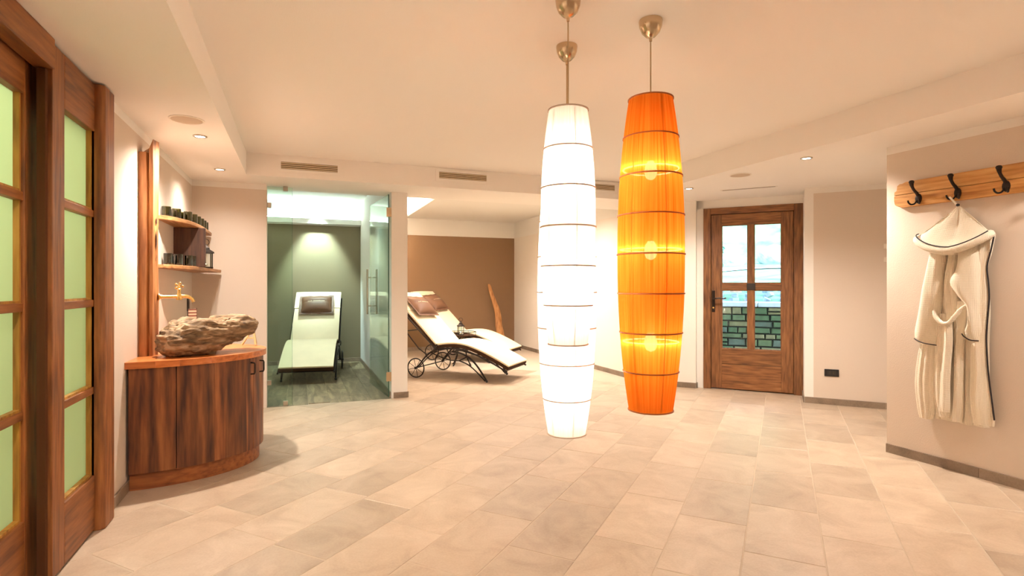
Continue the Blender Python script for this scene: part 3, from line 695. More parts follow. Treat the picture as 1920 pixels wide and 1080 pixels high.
def speaker(label, x, y, r):
    t = thing('ceiling_speaker', label, 'speaker', (x, y, ZS))
    G().lathe([(r * .9, -.0005), (r, -.001), (r, -.004), (r * .9, -.006), (r * .88, -.003)], 28, caps=False).build('rim', whitem, t, smooth=1)
    G().lathe([(r * .875, -.0035), (r * .4, -.005), (.0001, -.0055)], 28).build('grille', plain('speaker_mesh', (.60, .48, .36), .8) if 'speaker_mesh' not in MATS else MATS['speaker_mesh'], t, smooth=1)
speaker('round ceiling speaker beside a downlight over the wash stand', -.622, 3.775, .095)
speaker('round ceiling speaker near the garden door', 3.714, 3.844, .095)
sl = thing('slot_diffuser', 'narrow linear air slot in the ceiling before the garden door', 'air slot', (4.30, 4.34, ZS), math.atan2(4.145 - 4.54, 4.464 - 4.128))
G().box(-.27, .27, -.022, .022, -.003, -.0002).build('flange', whitem, sl)
G().box(-.25, .25, -.008, .008, -.0045, -.0031).build('slot', grillem, sl)

# ------------------------------------------------------------------ pendant lamps
def pendant(label, x, y, ztop, zbot, rmax, rend, nseg, sm, wm, bm_, fr_, rb=.03, ringm=None):
    nb = len(fr_)
    t = thing('pendant_lamp', label, 'pendant lamp', (x, y, zbot))
    L = ztop - zbot
    def rad(f): return rend + (rmax - rend) * (1 - abs(2 * f - 1) ** 2.2)
    n = nseg * 5
    g = G(); seg = 48
    vs = [(rad(i / n) * math.cos(2 * math.pi * k / seg), rad(i / n) * math.sin(2 * math.pi * k / seg), L * i / n) for i in range(n + 1) for k in range(seg)]
    g.add(vs, [(i * seg + k, i * seg + (k + 1) % seg, (i + 1) * seg + (k + 1) % seg, (i + 1) * seg + k) for i in range(n) for k in range(seg)])
    sh = g.build('lamp_shade', sm, t, smooth=1)
    for i in range(nseg + 1):
        f = i / nseg; r_ = rad(f) + (.0008 if 0 < i < nseg else .0018)
        rw = .0038 if 0 < i < nseg else .0035
        G().tube([(r_ * math.cos(a), r_ * math.sin(a), L * f) for a in [2 * math.pi * k / 40 for k in range(40)]], rw, 5, True).build('ring', wm, sh, smooth=1)
    for k in range(6):
        a = 2 * math.pi * (k + .35) / 6
        G().tube([((rad(i / 16) - .002) * math.cos(a), (rad(i / 16) - .002) * math.sin(a), L * i / 16) for i in range(17)], .0016, 5).build('rib', wm, sh, smooth=1)
    G().cyl((0, 0, L * .08), (0, 0, 2.4 - zbot - .075), .0030, 6).build('cable', cordm, t, smooth=1)
    cz = 2.4 - zbot
    G().lathe([(.052, cz - .0005), (.053, cz - .006), (.050, cz - .03), (.040, cz - .055), (.022, cz - .074), (.007, cz - .080), (.006, cz - .095), (.001, cz - .096)], 28).build('canopy', nickel, t, smooth=50)
    for k in (-1, 1):
        G().cyl((-rad(1) * math.cos(k), -rad(1) * math.sin(k), L - .001), (rad(1) * math.cos(k), rad(1) * math.sin(k), L - .001), .0015, 5).build('spider_wire', wm, t)
    for z_ in (.006, L - .006):  # unseen end discs added to soften light spilling onto ceiling and floor
        G().lathe([(rad(z_ / L) - .003, z_), (.006, z_)], 28).build('added_diffuser', sm, sh)
    for i in range(nb):
        f = fr_[i]
        b = G().lathe([(.001, -rb * 1.6), (rb * .7, -rb * 1.25), (rb, -rb * .3), (rb * .8, rb * .7), (rb * .45, rb * 1.3), (.001, rb * 1.4)], 16, (0, 0, L * f)).build('bulb', bm_, t, smooth=1)
        G().lathe([(.014, L * f + rb * 1.2), (.014, L * f + rb * 2.4), (.006, L * f + rb * 2.6)], 12).build('socket', whitem, b, smooth=1)
        if ringm: G().tube([((rad(f) - .012) * math.cos(a), (rad(f) - .012) * math.sin(a), L * f) for a in [2 * math.pi * k / 40 for k in range(40)]], .003, 6, True).build('added_glow_ring', ringm, b, smooth=1)  # added emitter behind the shade, draws the bright bands
    return t
pendant('short white thread pendant hanging before a longer white one', 1.052, 2.045, 1.932, .957, .1145, .081, 6, shade_w, wire_w, bulb_wm, (.27, .73))
pendant('long white thread pendant hanging behind a shorter white one', 1.252, 2.448, 1.872, .464, .146, .094, 8, shade_w, wire_w, bulb_wm, (.2, .5, .8))
pendant('long orange thread pendant with glowing bands', 1.485, 2.075, 2.041, .641, .148, .097, 8, shade_o, wire_o, bulb_om, (.22, .516, .774), ringm=ring_om)

# ------------------------------------------------------------------ loungers
HX, HZ, BA = .285, .40, R(43.5)
bdir = Vector((-math.cos(BA), math.sin(BA))); bnor = Vector((math.sin(BA), math.cos(BA)))
def slab(path, w_, th, g, y_round=.012):
    """cushion slab: path of (x,z) top-centre points, thickness th, rounded section"""
    n = len(path); rs = []
    for i, (x, z) in enumerate(path):
        a = Vector(path[max(i - 1, 0)]); b_ = Vector(path[min(i + 1, n - 1)]); t_ = (b_ - a).normalized(); nn = Vector((-t_.y, t_.x))
        if nn.y < 0: nn = -nn
        sec = []
        k = 1.0 if 0 < i < n - 1 else .55
        for (yy, hh) in ((-w_ / 2, -th), (-w_ / 2, -th * .15), (-w_ / 2 + y_round, 0), (-w_ * .25, .004), (0, .006), (w_ * .25, .004), (w_ / 2 - y_round, 0), (w_ / 2, -th * .15), (w_ / 2, -th)):
            h_ = hh * k if hh > -th * .2 else hh
            if k < 1 and hh > -th * .2: h_ -= th * .12
            p_ = Vector((x, z)) + nn * h_
            sec.append((p_.x, yy, p_.y))
        rs.append(sec)
    g.rings(rs)
    return g
CW = .63
def lounger(label, x, y, ang):
    t = thing('sun_lounger', label, 'sun lounger', (x, y, 0), ang, 'wheeled loungers')
    seat = spline([(HX + .01, .452), (.43, .472), (.58, .478), (.73, .458), (.88, .412), (1.03, .352), (1.17, .288), (1.30, .222)], 28)
    sc1 = slab(seat, CW, .020, G()).build('seat_cushion', cream, t, smooth=50)
    low = [(a - .006, b_ - .021) for a, b_ in seat]; slab([(a, b_) for a, b_ in low], CW + .004, .040, G()).build('cushion_border', brownfab, sc1, smooth=50)
    h0 = Vector((HX, .452)); bk = [tuple(h0 + bdir * (.93 * i / 10) + bnor * (.008 * math.sin(math.pi * i / 10))) for i in range(11)]
    top = h0 + bdir * .93
    bk += [tuple(top + Vector((-.035, -.004))), tuple(top + Vector((-.065, -.035)))]
    bc = slab([tuple(q) for q in bk][::-1], CW, .022, G()).build('back_cushion', cream, t, smooth=50)
    slab([tuple(Vector(q) - bnor * .023) for q in bk[:11]][::-1], CW + .004, .040, G()).build('cushion_border', brownfab, bc, smooth=50)
    hf = [tuple(h0 + bdir * (.60 + .33 * i / 6) + bnor * (.016 + .006 * math.sin(math.pi * i / 6))) for i in range(7)] + [tuple(top + Vector((-.03, .012))), tuple(top + Vector((-.075, -.02))), tuple(top + Vector((-.09, -.09)))]
    slab([tuple(q) for q in hf][::-1], CW + .006, .012, G()).build('head_flap', cream, t, smooth=50)
    for s in (-1, 1):
        yy = s * .325
        rail = [(HX - .02, .385)] + [(a - .02, b_ - .078) for a, b_ in seat[2:]]
        G().tube([(a, yy, b_) for a, b_ in rail], .011, 8).build('side_rail', iron, t, smooth=1)
        G().tube([(HX - .005 + bdir.x * d, yy, .385 + bdir.y * d - .004) for d in (0, .3, .6, .9)] + [(HX + bdir.x * .93 - .04, yy, .385 + bdir.y * .93 - .02)], .010, 8).build('back_rail', iron, t, smooth=1)
        # wheel strut sweeping from the axle up to the seat rail
        G().tube(spline([(0, yy, .13), (.06, yy, .20), (.14, yy, .29), (.24, yy, .36), (.36, yy, .395), (.46, yy, .392)], 14), .011, 8).build('wheel_strut', iron, t, smooth=1)
        G().tube(spline([(.02, yy * .97, .13), (.12, yy * .97, .235), (.22, yy * .97, .315), (.30, yy * .97, .36)], 8), .007, 6).build('wheel_strut', iron, t, smooth=1)
        # arched front leg, double
        G().tube(spline([(.52, yy, .36), (.68, yy, .335), (.83, yy, .24), (.94, yy, .11), (1.005, yy, .014)], 16), .012, 8).build('leg', iron, t, smooth=1)
        G().tube(spline([(.62, yy, .25), (.75, yy, .205), (.88, yy, .11), (.985, yy, .012)], 12), .008, 6).build('leg', iron, t, smooth=1)
        G().lathe([(.014, 0), (.015, .02), (.012, .026)], 10, (1.005, yy, 0)).build('foot', blackm, t, smooth=1)
        # back rest support
        G().tube([(-.20, yy, .83), (-.18, yy * .98, .60), (.02, yy * .98, .38), (.15, yy * .98, .30)], .008, 6).build('support_bar', iron, t, smooth=1)
        G().tube([(.22, yy, .33), (.35, yy, .285), (.50, yy, .25), (.62, yy, .25), (.74, yy, .31)], .008, 6).build('brace', iron, t, smooth=1)
        # scroll handle at the hinge
        G().tube([(HX + .03 + .035 * math.cos(a), yy + s * .025, .40 + .035 * math.sin(a)) for a in [math.pi * (.2 + 1.7 * k / 10) for k in range(11)]], .005, 6).build('scroll', iron, t, smooth=1)
        wh = G(); yw = s * .355; rr_ = .122
        wh.tube([(rr_ * math.cos(a), yw, .13 + rr_ * math.sin(a)) for a in [2 * math.pi * k / 28 for k in range(28)]], .0085, 8, True)
        wh.cyl((0, yw - .018, .13), (0, yw + .018, .13), .016, 12)
        W_ = wh.build('wheel', iron, t, smooth=1)
        for k in range(8):
            a = 2 * math.pi * (k + .3) / 8
            G().cyl((.015 * math.cos(a), yw, .13 + .015 * math.sin(a)), (rr_ * math.cos(a), yw, .13 + rr_ * math.sin(a)), .0035, 5).build('spoke', iron, W_)
    G().cyl((0, -.34, .13), (0, .34, .13), .008).build('axle', iron, t, smooth=1)
    for (a, b_) in ((.50, .355), (.95, .30), (1.25, .155)):
        G().cyl((a, -.325, b_), (a, .325, b_), .009).build('crossbar', iron, t, smooth=1)
    for d in (.05, .50, .88):
        G().cyl((HX + bdir.x * d, -.325, .38 + bdir.y * d), (HX + bdir.x * d, .325, .38 + bdir.y * d), .009).build('crossbar', iron, t, smooth=1)
    G().cyl((-.18, -.32, .60), (-.18, .32, .60), .008).build('crossbar', iron, t, smooth=1)
    return t
def pillow(label, lx, ly, ang, tilt=0, side=0):
    """brown satin pillow lying on a lounger's back rest"""
    t = thing('pillow', label, 'pillow', (0, 0, 0), 0, 'brown embroidered pillows')
    c = Vector((HX, .452)) + bdir * .625 + bnor * .056
    xa = Vector((0, 1, 0)); ya = Vector((bdir.x, 0, bdir.y)); za = Vector((bnor.x, 0, bnor.y))
    M = Matrix((xa, ya, za)).transposed().to_4x4(); M.translation = Vector((c.x, side, c.y))
    t.matrix_world = Matrix.Translation((lx, ly, 0)) @ Matrix.Rotation(ang, 4, 'Z') @ M @ Matrix.Rotation(tilt, 4, 'Z')
    a, b_, nu, nv = .215, .16, 24, 18
    def prof(u, v): return max(0, (1 - abs(2 * u - 1) ** 2.6)) ** .55 * max(0, (1 - abs(2 * v - 1) ** 2.6)) ** .55
    def pin(u, v): return ((2 * u - 1) * a * (1 - .05 * math.sin(math.pi * v)), (2 * v - 1) * b_ * (1 - .06 * math.sin(math.pi * u)))
    def hgt(u, v): return .072 * prof(u, v) * (1 - .16 * math.exp(-((v - .56) / .05) ** 2)) + .002
    g = G(); g.grid(lambda u, v: (*pin(u, v), hgt(u, v)), nu, nv); g.grid(lambda u, v: (*pin(u, v), -.010 * prof(u, v) - .002), nu, nv)
    pb = g.build('cover', pillowm, t, smooth=60)
    fl = []
    N_ = 40
    def edge(k, s_):
        f = k / N_ * 4; i = int(f) % 4; q = f - int(f)
        p_ = [(-1 + 2 * q, -1), (1, -1 + 2 * q), (1 - 2 * q, 1), (-1, 1 - 2 * q)][i]
        return p_[0] * (a - .006 if s_ == 0 else a + .022), p_[1] * (b_ - .006 if s_ == 0 else b_ + .022)
    g = G(); rs = []
    for k in range(N_):
        x0, y0 = edge(k, 0); x1, y1 = edge(k, 1); wz = .004 * math.sin(k * 1.9)
        rs.append([(x0, y0, .003), (x1, y1, .004 + wz), (x1, y1, -.000 + wz), (x0, y0, -.003)])
    g.rings(rs, closed=True); g.build('flange', pillowm, pb, smooth=60)
    # one line of pale stitched lettering
    x = -.115
    pat = [.012, .009, .009, .017, 0, .017, .009, .010, .017, .009, .016, .009, .009, .010, .009]
    for h_ in pat:
        if h_:
            u = (x / a + 1) / 2; z = hgt(u, .57) + .004
            yb = b_ * .10
            G().add([(x - .003, yb, z), (x + .003, yb, z), (x + .004, yb + h_, z + .001), (x - .002, yb + h_, z + .001), (x + .009, yb + .001, z), (x + .009, yb + .005, z), (x + .003, yb + .005, z)], [(0, 1, 2, 3), (1, 4, 5, 6)]).build('stitching', threadm, pb)
        x += .0155
    return t
A1 = math.atan2(-.69, .725)
lounger('cream cushioned lounger with spoked wheels standing nearest the partition in the alcove', 1.68, 7.37, A1)
lounger('cream cushioned lounger along the brown alcove wall behind the small side table', 2.26, 8.96, A1)
A3 = math.atan2(-.992, -.123)
lounger('cream cushioned lounger behind the glass front', .251, 8.37, A3)
pillow('brown pillow on the alcove lounger nearest the partition', 1.68, 7.37, A1, R(-4))
pillow('brown pillow on the lounger along the brown alcove wall', 2.26, 8.96, A1, R(3))
pillow('brown pillow on the lounger behind the glass front', .251, 8.37, A3, R(2), -.01)

# side table, lantern, driftwood
TX, TY = 2.31, 7.99
tb = thing('side_table', 'small dark oval side table with a raised rail between two loungers', 'side table', (TX, TY, 0), A1 + R(30))
def oval(r1, r2, z, n=28): return [(r1 * math.cos(2 * math.pi * k / n), r2 * math.sin(2 * math.pi * k / n), z) for k in range(n)]
G().rings([oval(.20, .145, .44), oval(.205, .15, .446), oval(.205, .15, .454), oval(.20, .145, .457)]).build('table_top', brownfab, tb, smooth=1)
G().tube(oval(.215, .16, .505), .0055, 6, True).build('rail', iron, tb, smooth=1)
for k in range(6):
    a = 2 * math.pi * k / 6
    G().cyl((.205 * math.cos(a), .15 * math.sin(a), .45), (.215 * math.cos(a), .16 * math.sin(a), .505), .004, 6).build('rail_post', iron, tb)
for k in range(4):
    a = math.pi / 4 + math.pi / 2 * k; cx, sy = math.cos(a), math.sin(a)
    G().tube(spline([(.16 * cx, .12 * sy, .44), (.09 * cx, .07 * sy, .30), (.10 * cx, .08 * sy, .15), (.17 * cx, .13 * sy, .02), (.19 * cx, .145 * sy, .012)], 14), .009, 6).build('leg', iron, tb, smooth=1)
G().tube(oval(.095, .072, .225), .006, 6, True).build('stretcher', iron, tb, smooth=1)
lantern('black lantern with a lit tea light on the oval side table', (TX - .02, TY - .01, .457), .98, rnd=6)
dg = G(); pts = spline([(3.66, 9.84, .0), (3.63, 9.86, .22), (3.60, 9.90, .45), (3.60, 9.93, .62), (3.565, 9.96, .80), (3.515, 9.98, .95), (3.47, 10.0, 1.10), (3.44, 10.01, 1.235)], 26)
rs = []
for i, p_ in enumerate(pts):
    f = i / 26; r_ = .062 * (1 - f) ** .6 + .018
    rs.append([(p_[0] + (r_ * 1.0 + .012 * noise.noise(Vector((k * 1.3, f * 7, 2)))) * math.cos(2 * math.pi * k / 12), p_[1] + .45 * r_ * math.sin(2 * math.pi * k / 12), p_[2]) for k in range(12)])
dg.rings(rs); tag(dg.build('driftwood', driftm, None, smooth=50), 'tall crooked piece of driftwood leaning against the brown alcove wall', 'driftwood')

# ------------------------------------------------------------------ wall fittings near the garden door
po = dw(.76, .39); outlet('wall_outlet', 'black outlet low on the wall right of the garden door', (po[0], po[1], .322), gd_rz, .128, .072, blackm, 2, plain('outlet_face', (.03, .026, .024), .3))
for z, nm_ in ((1.586, 'upper white switch plate near the coat wall corner'), (1.456, 'lower white switch plate near the coat wall corner')):
    ps = dw(1.24, .39); sw = thing('switch_plate', nm_, 'switch', (ps[0], ps[1], z), gd_rz)
    G().box(-.04, .04, -.009, -.0002, -.023, .023).build('plate', whitem, sw, bevel=.002)
    G().box(-.03, .03, -.012, -.0091, -.016, .016).build('rocker', whitem, sw, bevel=.002)

# ------------------------------------------------------------------ coat rack
XR = XC - .03
rk = thing('coat_rack', 'long honey coloured rack board with black double hooks on the beige wall', 'coat rack')
zl, zm, zh = 1.748, 1.838, 1.924
end = [(2.63, zm), (2.63, 1.792), (2.64, 1.775), (2.605, 1.765), (2.575, zl)]
lowp = [(1.0, zl)] + [(2.575, zl), (2.61, 1.762), (2.624, 1.772), (2.63, 1.80), (2.63, zm - .0012), (1.0, zm - .0012 - .012)]
upp = [(1.0, zm + .0012 - .012), (2.63, zm + .0012), (2.628, 1.862), (2.612, 1.872), (2.608, 1.905), (2.59, 1.916), (2.575, 1.915), (2.55, zh), (1.0, zh)]
for pp in (lowp, upp):
    g = G(); n_ = len(pp)
    g.add([(XR, y_, z_) for y_, z_ in pp] + [(XC - .0005, y_, z_) for y_, z_ in pp], [tuple(range(n_)), tuple(range(n_, 2 * n_))[::-1]] + [(i, (i + 1) % n_, n_ + (i + 1) % n_, n_ + i) for i in range(n_)])
    g.build('board', rackwood, rk, bevel=.003)
for yk in (2.463, 2.225, 1.967, 1.71):
    hk = G().rings([[(xx, yk + .021 * q * math.cos(2 * math.pi * k / 14), 1.795 + .034 * q * math.sin(2 * math.pi * k / 14)) for k in range(14)] for xx, q in ((XR - .0002, 1), (XR - .006, .95), (XR - .010, .6))]).build('hook', iron, rk, smooth=50)
    G().tube(spline([(XR - .008, yk, 1.815), (XR - .022, yk, 1.832), (XR - .048, yk, 1.850), (XR - .068, yk, 1.874), (XR - .074, yk, 1.897)], 12), [.010] * 5 + [.009] * 4 + [.010, .012, .013, .013], 8).build('upper_prong', iron, hk, smooth=1)
    G().lathe([(.002, -.018), (.013, -.01), (.017, 0), (.012, .010), (.001, .013)], 12, (XR - .074, yk, 1.902)).build('knob', iron, hk, smooth=1)
    for s in (-1, 1):
        G().tube(spline([(XR - .008, yk + s * .006, 1.785), (XR - .018, yk + s * .014, 1.762), (XR - .036, yk + s * .026, 1.756), (XR - .050, yk + s * .034, 1.768), (XR - .054, yk + s * .036, 1.784)], 10), .0055, 6).build('lower_prong', iron, hk, smooth=1)

# ------------------------------------------------------------------ bathrobe (local x to the right along the wall, y out of the wall, z up)
terry, n, l, p = nm('waffle_terry')
p.inputs['Base Color'].default_value = (.88, .79, .64, 1); p.inputs['Roughness'].default_value = .95; p.inputs['Specular IOR Level'].default_value = .1
p.inputs['Sheen Weight'].default_value = .2
tc = n.new('ShaderNodeTexCoord'); w1 = n.new('ShaderNodeTexWave'); w1.bands_direction = 'X'; w1.inputs['Scale'].default_value = 48; w1.inputs['Distortion'].default_value = 1.2
w2 = n.new('ShaderNodeTexWave'); w2.bands_direction = 'Z'; w2.inputs['Scale'].default_value = 48; w2.inputs['Distortion'].default_value = 1.2
l.new(tc.outputs['Object'], w1.inputs[0]); l.new(tc.outputs['Object'], w2.inputs[0])
mm = node(n, 'ShaderNodeMath', operation='ADD'); l.new(w1.outputs['Fac'], mm.inputs[0]); l.new(w2.outputs['Fac'], mm.inputs[1])
b = n.new('ShaderNodeBump'); b.inputs['Strength'].default_value = .45; b.inputs['Distance'].default_value = .003; l.new(mm.outputs[0], b.inputs['Height']); l.new(b.outputs[0], p.inputs['Normal'])
piping = plain('dark_piping', (.018, .012, .014), .7)
robe = thing('bathrobe', 'cream terry bathrobe with hood and dark piping hanging from the second hook', 'bathrobe', (XC - .004, 2.25, 0), R(-90))
# rotating by -90 deg sends local x to -y (right in the picture) and local y to +x, so depth out of the wall is negative local y
def drape(rows, nz=36, nx=18, folds=(), back=None, seed=0):
    """rows: (z, xl, xr, y_base, bulge). Closed lofted cloth volume; folds: (amp, waves, phase, drift)"""
    R_ = spline(rows, nz); rs = []
    for (z, xl, xr, yb, bu) in R_:
        sec = []
        for i in range(nx + 1):
            f = i / nx; x = xl + (xr - xl) * f
            d = yb + bu * (max(0, math.sin(math.pi * f)) ** .6)
            for (am, wv_, ph, dr) in folds: d += am * math.sin(wv_ * math.pi * f + ph + dr * z) * min(1, 6 * f * (1 - f) + .15)
            d += .0035 * noise.noise(Vector((x * 22 + seed, z * 9, seed)))
            sec.append((x, -d, z + .004 * noise.noise(Vector((x * 30, seed, z * 4)))))
        tail = [(xl + (xr - xl) * .97, -max(.001, yb - .004), z), (xl + (xr - xl) * .5, -max(.001, yb - .006), z), (xl + (xr - xl) * .03, -max(.001, yb - .004), z)]
        rs.append(sec + tail)
    return G().rings(rs)
# back panel and body
drape([(1.50, -.10, .13, .012, .02), (1.36, -.13, .17, .014, .03), (1.1, -.15, .195, .014, .035), (.8, -.18, .19, .012, .03), (.5, -.20, .19, .012, .028), (.325, -.185, .19, .012, .026)], folds=((.007, 9, .4, 1.2), (.004, 17, 1, -2)), nx=40).build('body', terry, robe, smooth=70)
# fronts
drape([(.90, -.165, -.075, .045, .02), (.75, -.20, -.085, .05, .022), (.55, -.222, -.095, .05, .024), (.40, -.212, -.095, .048, .022), (.312, -.196, -.108, .045, .018)], folds=((.004, 7, 0, 1.5),), seed=3).build('front_panel', terry, robe, smooth=70)
drape([(1.02, -.09, .0, .050, .02), (.80, -.095, .005, .055, .022), (.6, -.105, -.01, .05, .022), (.46, -.10, -.02, .05, .02), (.345, -.085, .0, .045, .016)], folds=((.004, 5, .8, 2),), seed=4).build('front_panel', terry, robe, smooth=70)
drape([(1.10, .02, .105, .05, .02), (.85, .02, .08, .055, .02), (.6, .02, .075, .055, .02), (.45, .012, .072, .05, .02), (.332, .006, .062, .045, .016)], folds=((.003, 4, .3, 2),), seed=5).build('front_panel', terry, robe, smooth=70)
fp = drape([(1.515, .12, .232, .028, .018), (1.40, .13, .218, .04, .02), (1.30, .125, .197, .045, .02), (1.12, .12, .208, .045, .024), (.86, .112, .198, .05, .024), (.67, .108, .208, .05, .026), (.50, .105, .228, .05, .026), (.40, .112, .236, .048, .022), (.348, .116, .232, .045, .018)], nz=48, folds=((.004, 4, .5, 2),), seed=6).build('front_panel', terry, robe, smooth=70)
G().tube([(x, y, z) for x, y, z in spline([(.150, -.100, 1.497), (.20, -.088, 1.514), (.226, -.072, 1.518), (.236, -.060, 1.50), (.222, -.058, 1.42), (.200, -.056, 1.317), (.207, -.056, 1.22), (.211, -.056, 1.12), (.204, -.060, .98), (.200, -.062, .86), (.210, -.062, .67), (.229, -.062, .50), (.238, -.060, .405), (.238, -.058, .392)], 60)], .0042, 6).build('piping', piping, fp, smooth=1)
# sleeves
sl1 = drape([(1.43, -.125, -.02, .045, .045), (1.30, -.145, -.035, .05, .055), (1.15, -.175, -.045, .05, .06), (1.0, -.20, -.055, .05, .06), (.90, -.222, -.052, .05, .055), (.838, -.222, -.066, .048, .045), (.815, -.205, -.075, .046, .03)], folds=((.005, 3, .2, 5),), seed=7).build('sleeve', terry, robe, smooth=70)
G().tube(spline([(-.220, -.060, .842), (-.18, -.092, .832), (-.13, -.102, .820), (-.07, -.078, .812)], 16), .0035, 6).build('piping', piping, sl1, smooth=1)
sl2 = drape([(1.46, .035, .155, .045, .04), (1.38, .045, .165, .055, .05), (1.30, .035, .170, .06, .06), (1.22, .006, .168, .065, .065), (1.14, .045, .170, .06, .06), (1.07, .09, .172, .055, .05), (.97, .095, .178, .055, .045), (.91, .076, .182, .05, .045), (.862, .10, .172, .048, .03)], folds=((.005, 2.5, 2.2, 8),), seed=8).build('sleeve', terry, robe, smooth=70)
G().tube(spline([(.072, -.070, .898), (.095, -.088, .882), (.13, -.090, .864), (.165, -.072, .862)], 12), .0035, 6).build('piping', piping, sl2, smooth=1)
# inner lapels between the sleeves
drape([(1.41, -.02, .045, .04, .02), (1.25, -.045, .03, .04, .03), (1.10, -.055, .05, .042, .03), (.98, -.03, .04, .045, .03)], folds=((.010, 4, .4, 3),), seed=9).build('lapel', terry, robe, smooth=70)
# belt: loop hanging in a bow, and end
bl = G().tube(spline([(-.083, -.075, 1.062), (-.075, -.094, 1.03), (-.05, -.104, .985), (-.012, -.110, .958), (.022, -.110, .966), (.05, -.106, 1.005), (.085, -.098, 1.055), (.108, -.080, 1.078)], 26), [.010] * 5 + [.013] * 17 + [.012] * 5, 10).build('belt', terry, robe, smooth=60)
drape([(.97, -.02, .03, .09, .018), (.85, -.018, .032, .088, .018), (.75, -.03, .022, .082, .018), (.6, -.045, .012, .08, .018), (.45, -.052, .010, .078, .018), (.388, -.054, .008, .076, .012)], folds=((.003, 3, 1, 3),), seed=10).build('belt_end', terry, bl, smooth=70)
# hood: cone hanging from its loop, opening as a thick rolled rim
def rim(a):                                    # rim curve, a from 0 to 2pi; front dips, back lies on the wall
    cx = math.cos(a); s_ = math.sin(a)
    x = .018 + .205 * cx
    d = .072 + .062 * (-s_)
    z = 1.505 + .028 * s_ + (.018 * cx if cx > 0 else .024 * -cx) - .045 * max(0, -s_) ** 2
    return Vector((x, -d, z))
apex = Vector((.048, -.055, 1.712)); rs = []
for i in range(19):
    f = i / 18; ring = []
    for k in range(48):
        a = 2 * math.pi * k / 48; q = rim(a)
        p_ = apex.lerp(q, f ** .92)
        sag = math.sin(math.pi * f) * .012
        crease = -.012 * math.exp(-((math.atan2(math.sin(a + 1.45), math.cos(a + 1.45))) / .16) ** 2) * math.sin(math.pi * min(1, f * 1.1))
        p_.y += sag * (1 if math.sin(a) < 0 else 0) - crease
        p_.x += .003 * noise.noise(Vector((a * 2, f * 6, 1))); p_.y += .006 * noise.noise(Vector((math.cos(a) * 3, math.sin(a) * 3, f * 4)))
        p_.y = min(p_.y, -.004)
        ring.append(p_)
    rs.append(ring)
hood = G().rings(rs, caps=False).build('hood', terry, robe, smooth=70)
G().tube([rim(2 * math.pi * k / 48) + Vector((0, -.004 if math.sin(2 * math.pi * k / 48) < 0 else .0, -.012)) for k in range(48)], [.024 if math.sin(2 * math.pi * k / 48) < .3 else .012 for k in range(48)], 10, True).build('hood_rim', terry, hood, smooth=60)
G().tube([rim(a) + Vector((0, -.016, .011 + .004 * (math.cos(a) < 0))) for a in [math.pi * (.93 + 1.05 * k / 26) for k in range(27)]], .0036, 6).build('piping', piping, hood, smooth=1)
drape([(1.49, -.13, .14, .06, .05), (1.45, -.115, .09, .07, .055), (1.42, -.075, .06, .065, .05), (1.398, -.04, .045, .06, .035)], nz=16, folds=((.003, 3, 0, 0),), seed=11).build('collar', terry, hood, smooth=70)
G().tube(spline([(.040, -.052, 1.700), (.028, -.066, 1.735), (.012, -.078, 1.764), (.004, -.074, 1.768), (.010, -.066, 1.755), (.046, -.055, 1.705)], 16), .005, 6).build('hanger_loop', terry, hood, smooth=1)
G().lathe([(.001, -.008), (.010, -.004), (.010, .006), (.001, .010)], 10, (.047, -.066, 1.712)).build('toggle', piping, hood, smooth=1)

# ------------------------------------------------------------------ garden beyond the door (local x along the door, y outwards)
grass_m = plain('meadow', (.19, .37, .20), .9, var=.6, vscale=1.6, bump=.5, bscale=20)
path_m = plain('gravel_path', (.46, .46, .46), .9, var=.15, vscale=12)
stone_cols = [plain('wall_stone_%s' % q, c, .85, bump=.5, bscale=25, var=.25, vscale=9) for q, c in (('green', (.11, .16, .07)), ('olive', (.16, .19, .085)), ('tan', (.28, .23, .11)), ('grey', (.14, .16, .11)))]
slate_m = plain('slate', (.38, .42, .46), .8, var=.3, vscale=8)
rust_m = plain('rust_stone', (.60, .36, .26), .8, var=.2, vscale=8)
cap_m = plain('pale_coping', (.72, .72, .70), .8, var=.1)
leaf_m = plain('leaves', (.12, .26, .21), .8, var=.5, vscale=3)
bark_m = plain('bark', (.22, .17, .12), .9, var=.3)
def place(o):
    o.location = (D0.x, D0.y, 0); o.rotation_euler = (0, 0, gd_rz); return o
st(place(G().box(-3, 3, .2, 2.2, -.1, -.01).build('ground_terrace', path_m)), 'pale terrace outside the garden door', 'ground')
gw = place(sempty('wall_garden', 'dry stone retaining wall of greenish blocks outside the garden door', 'wall'))
G().box(-2.4, 2.4, 1.78, 2.2, -.05, .90).build('mortar_core', plain('mortar', (.02, .022, .014), .95), gw)
rs_ = random.Random(11); z = -.04
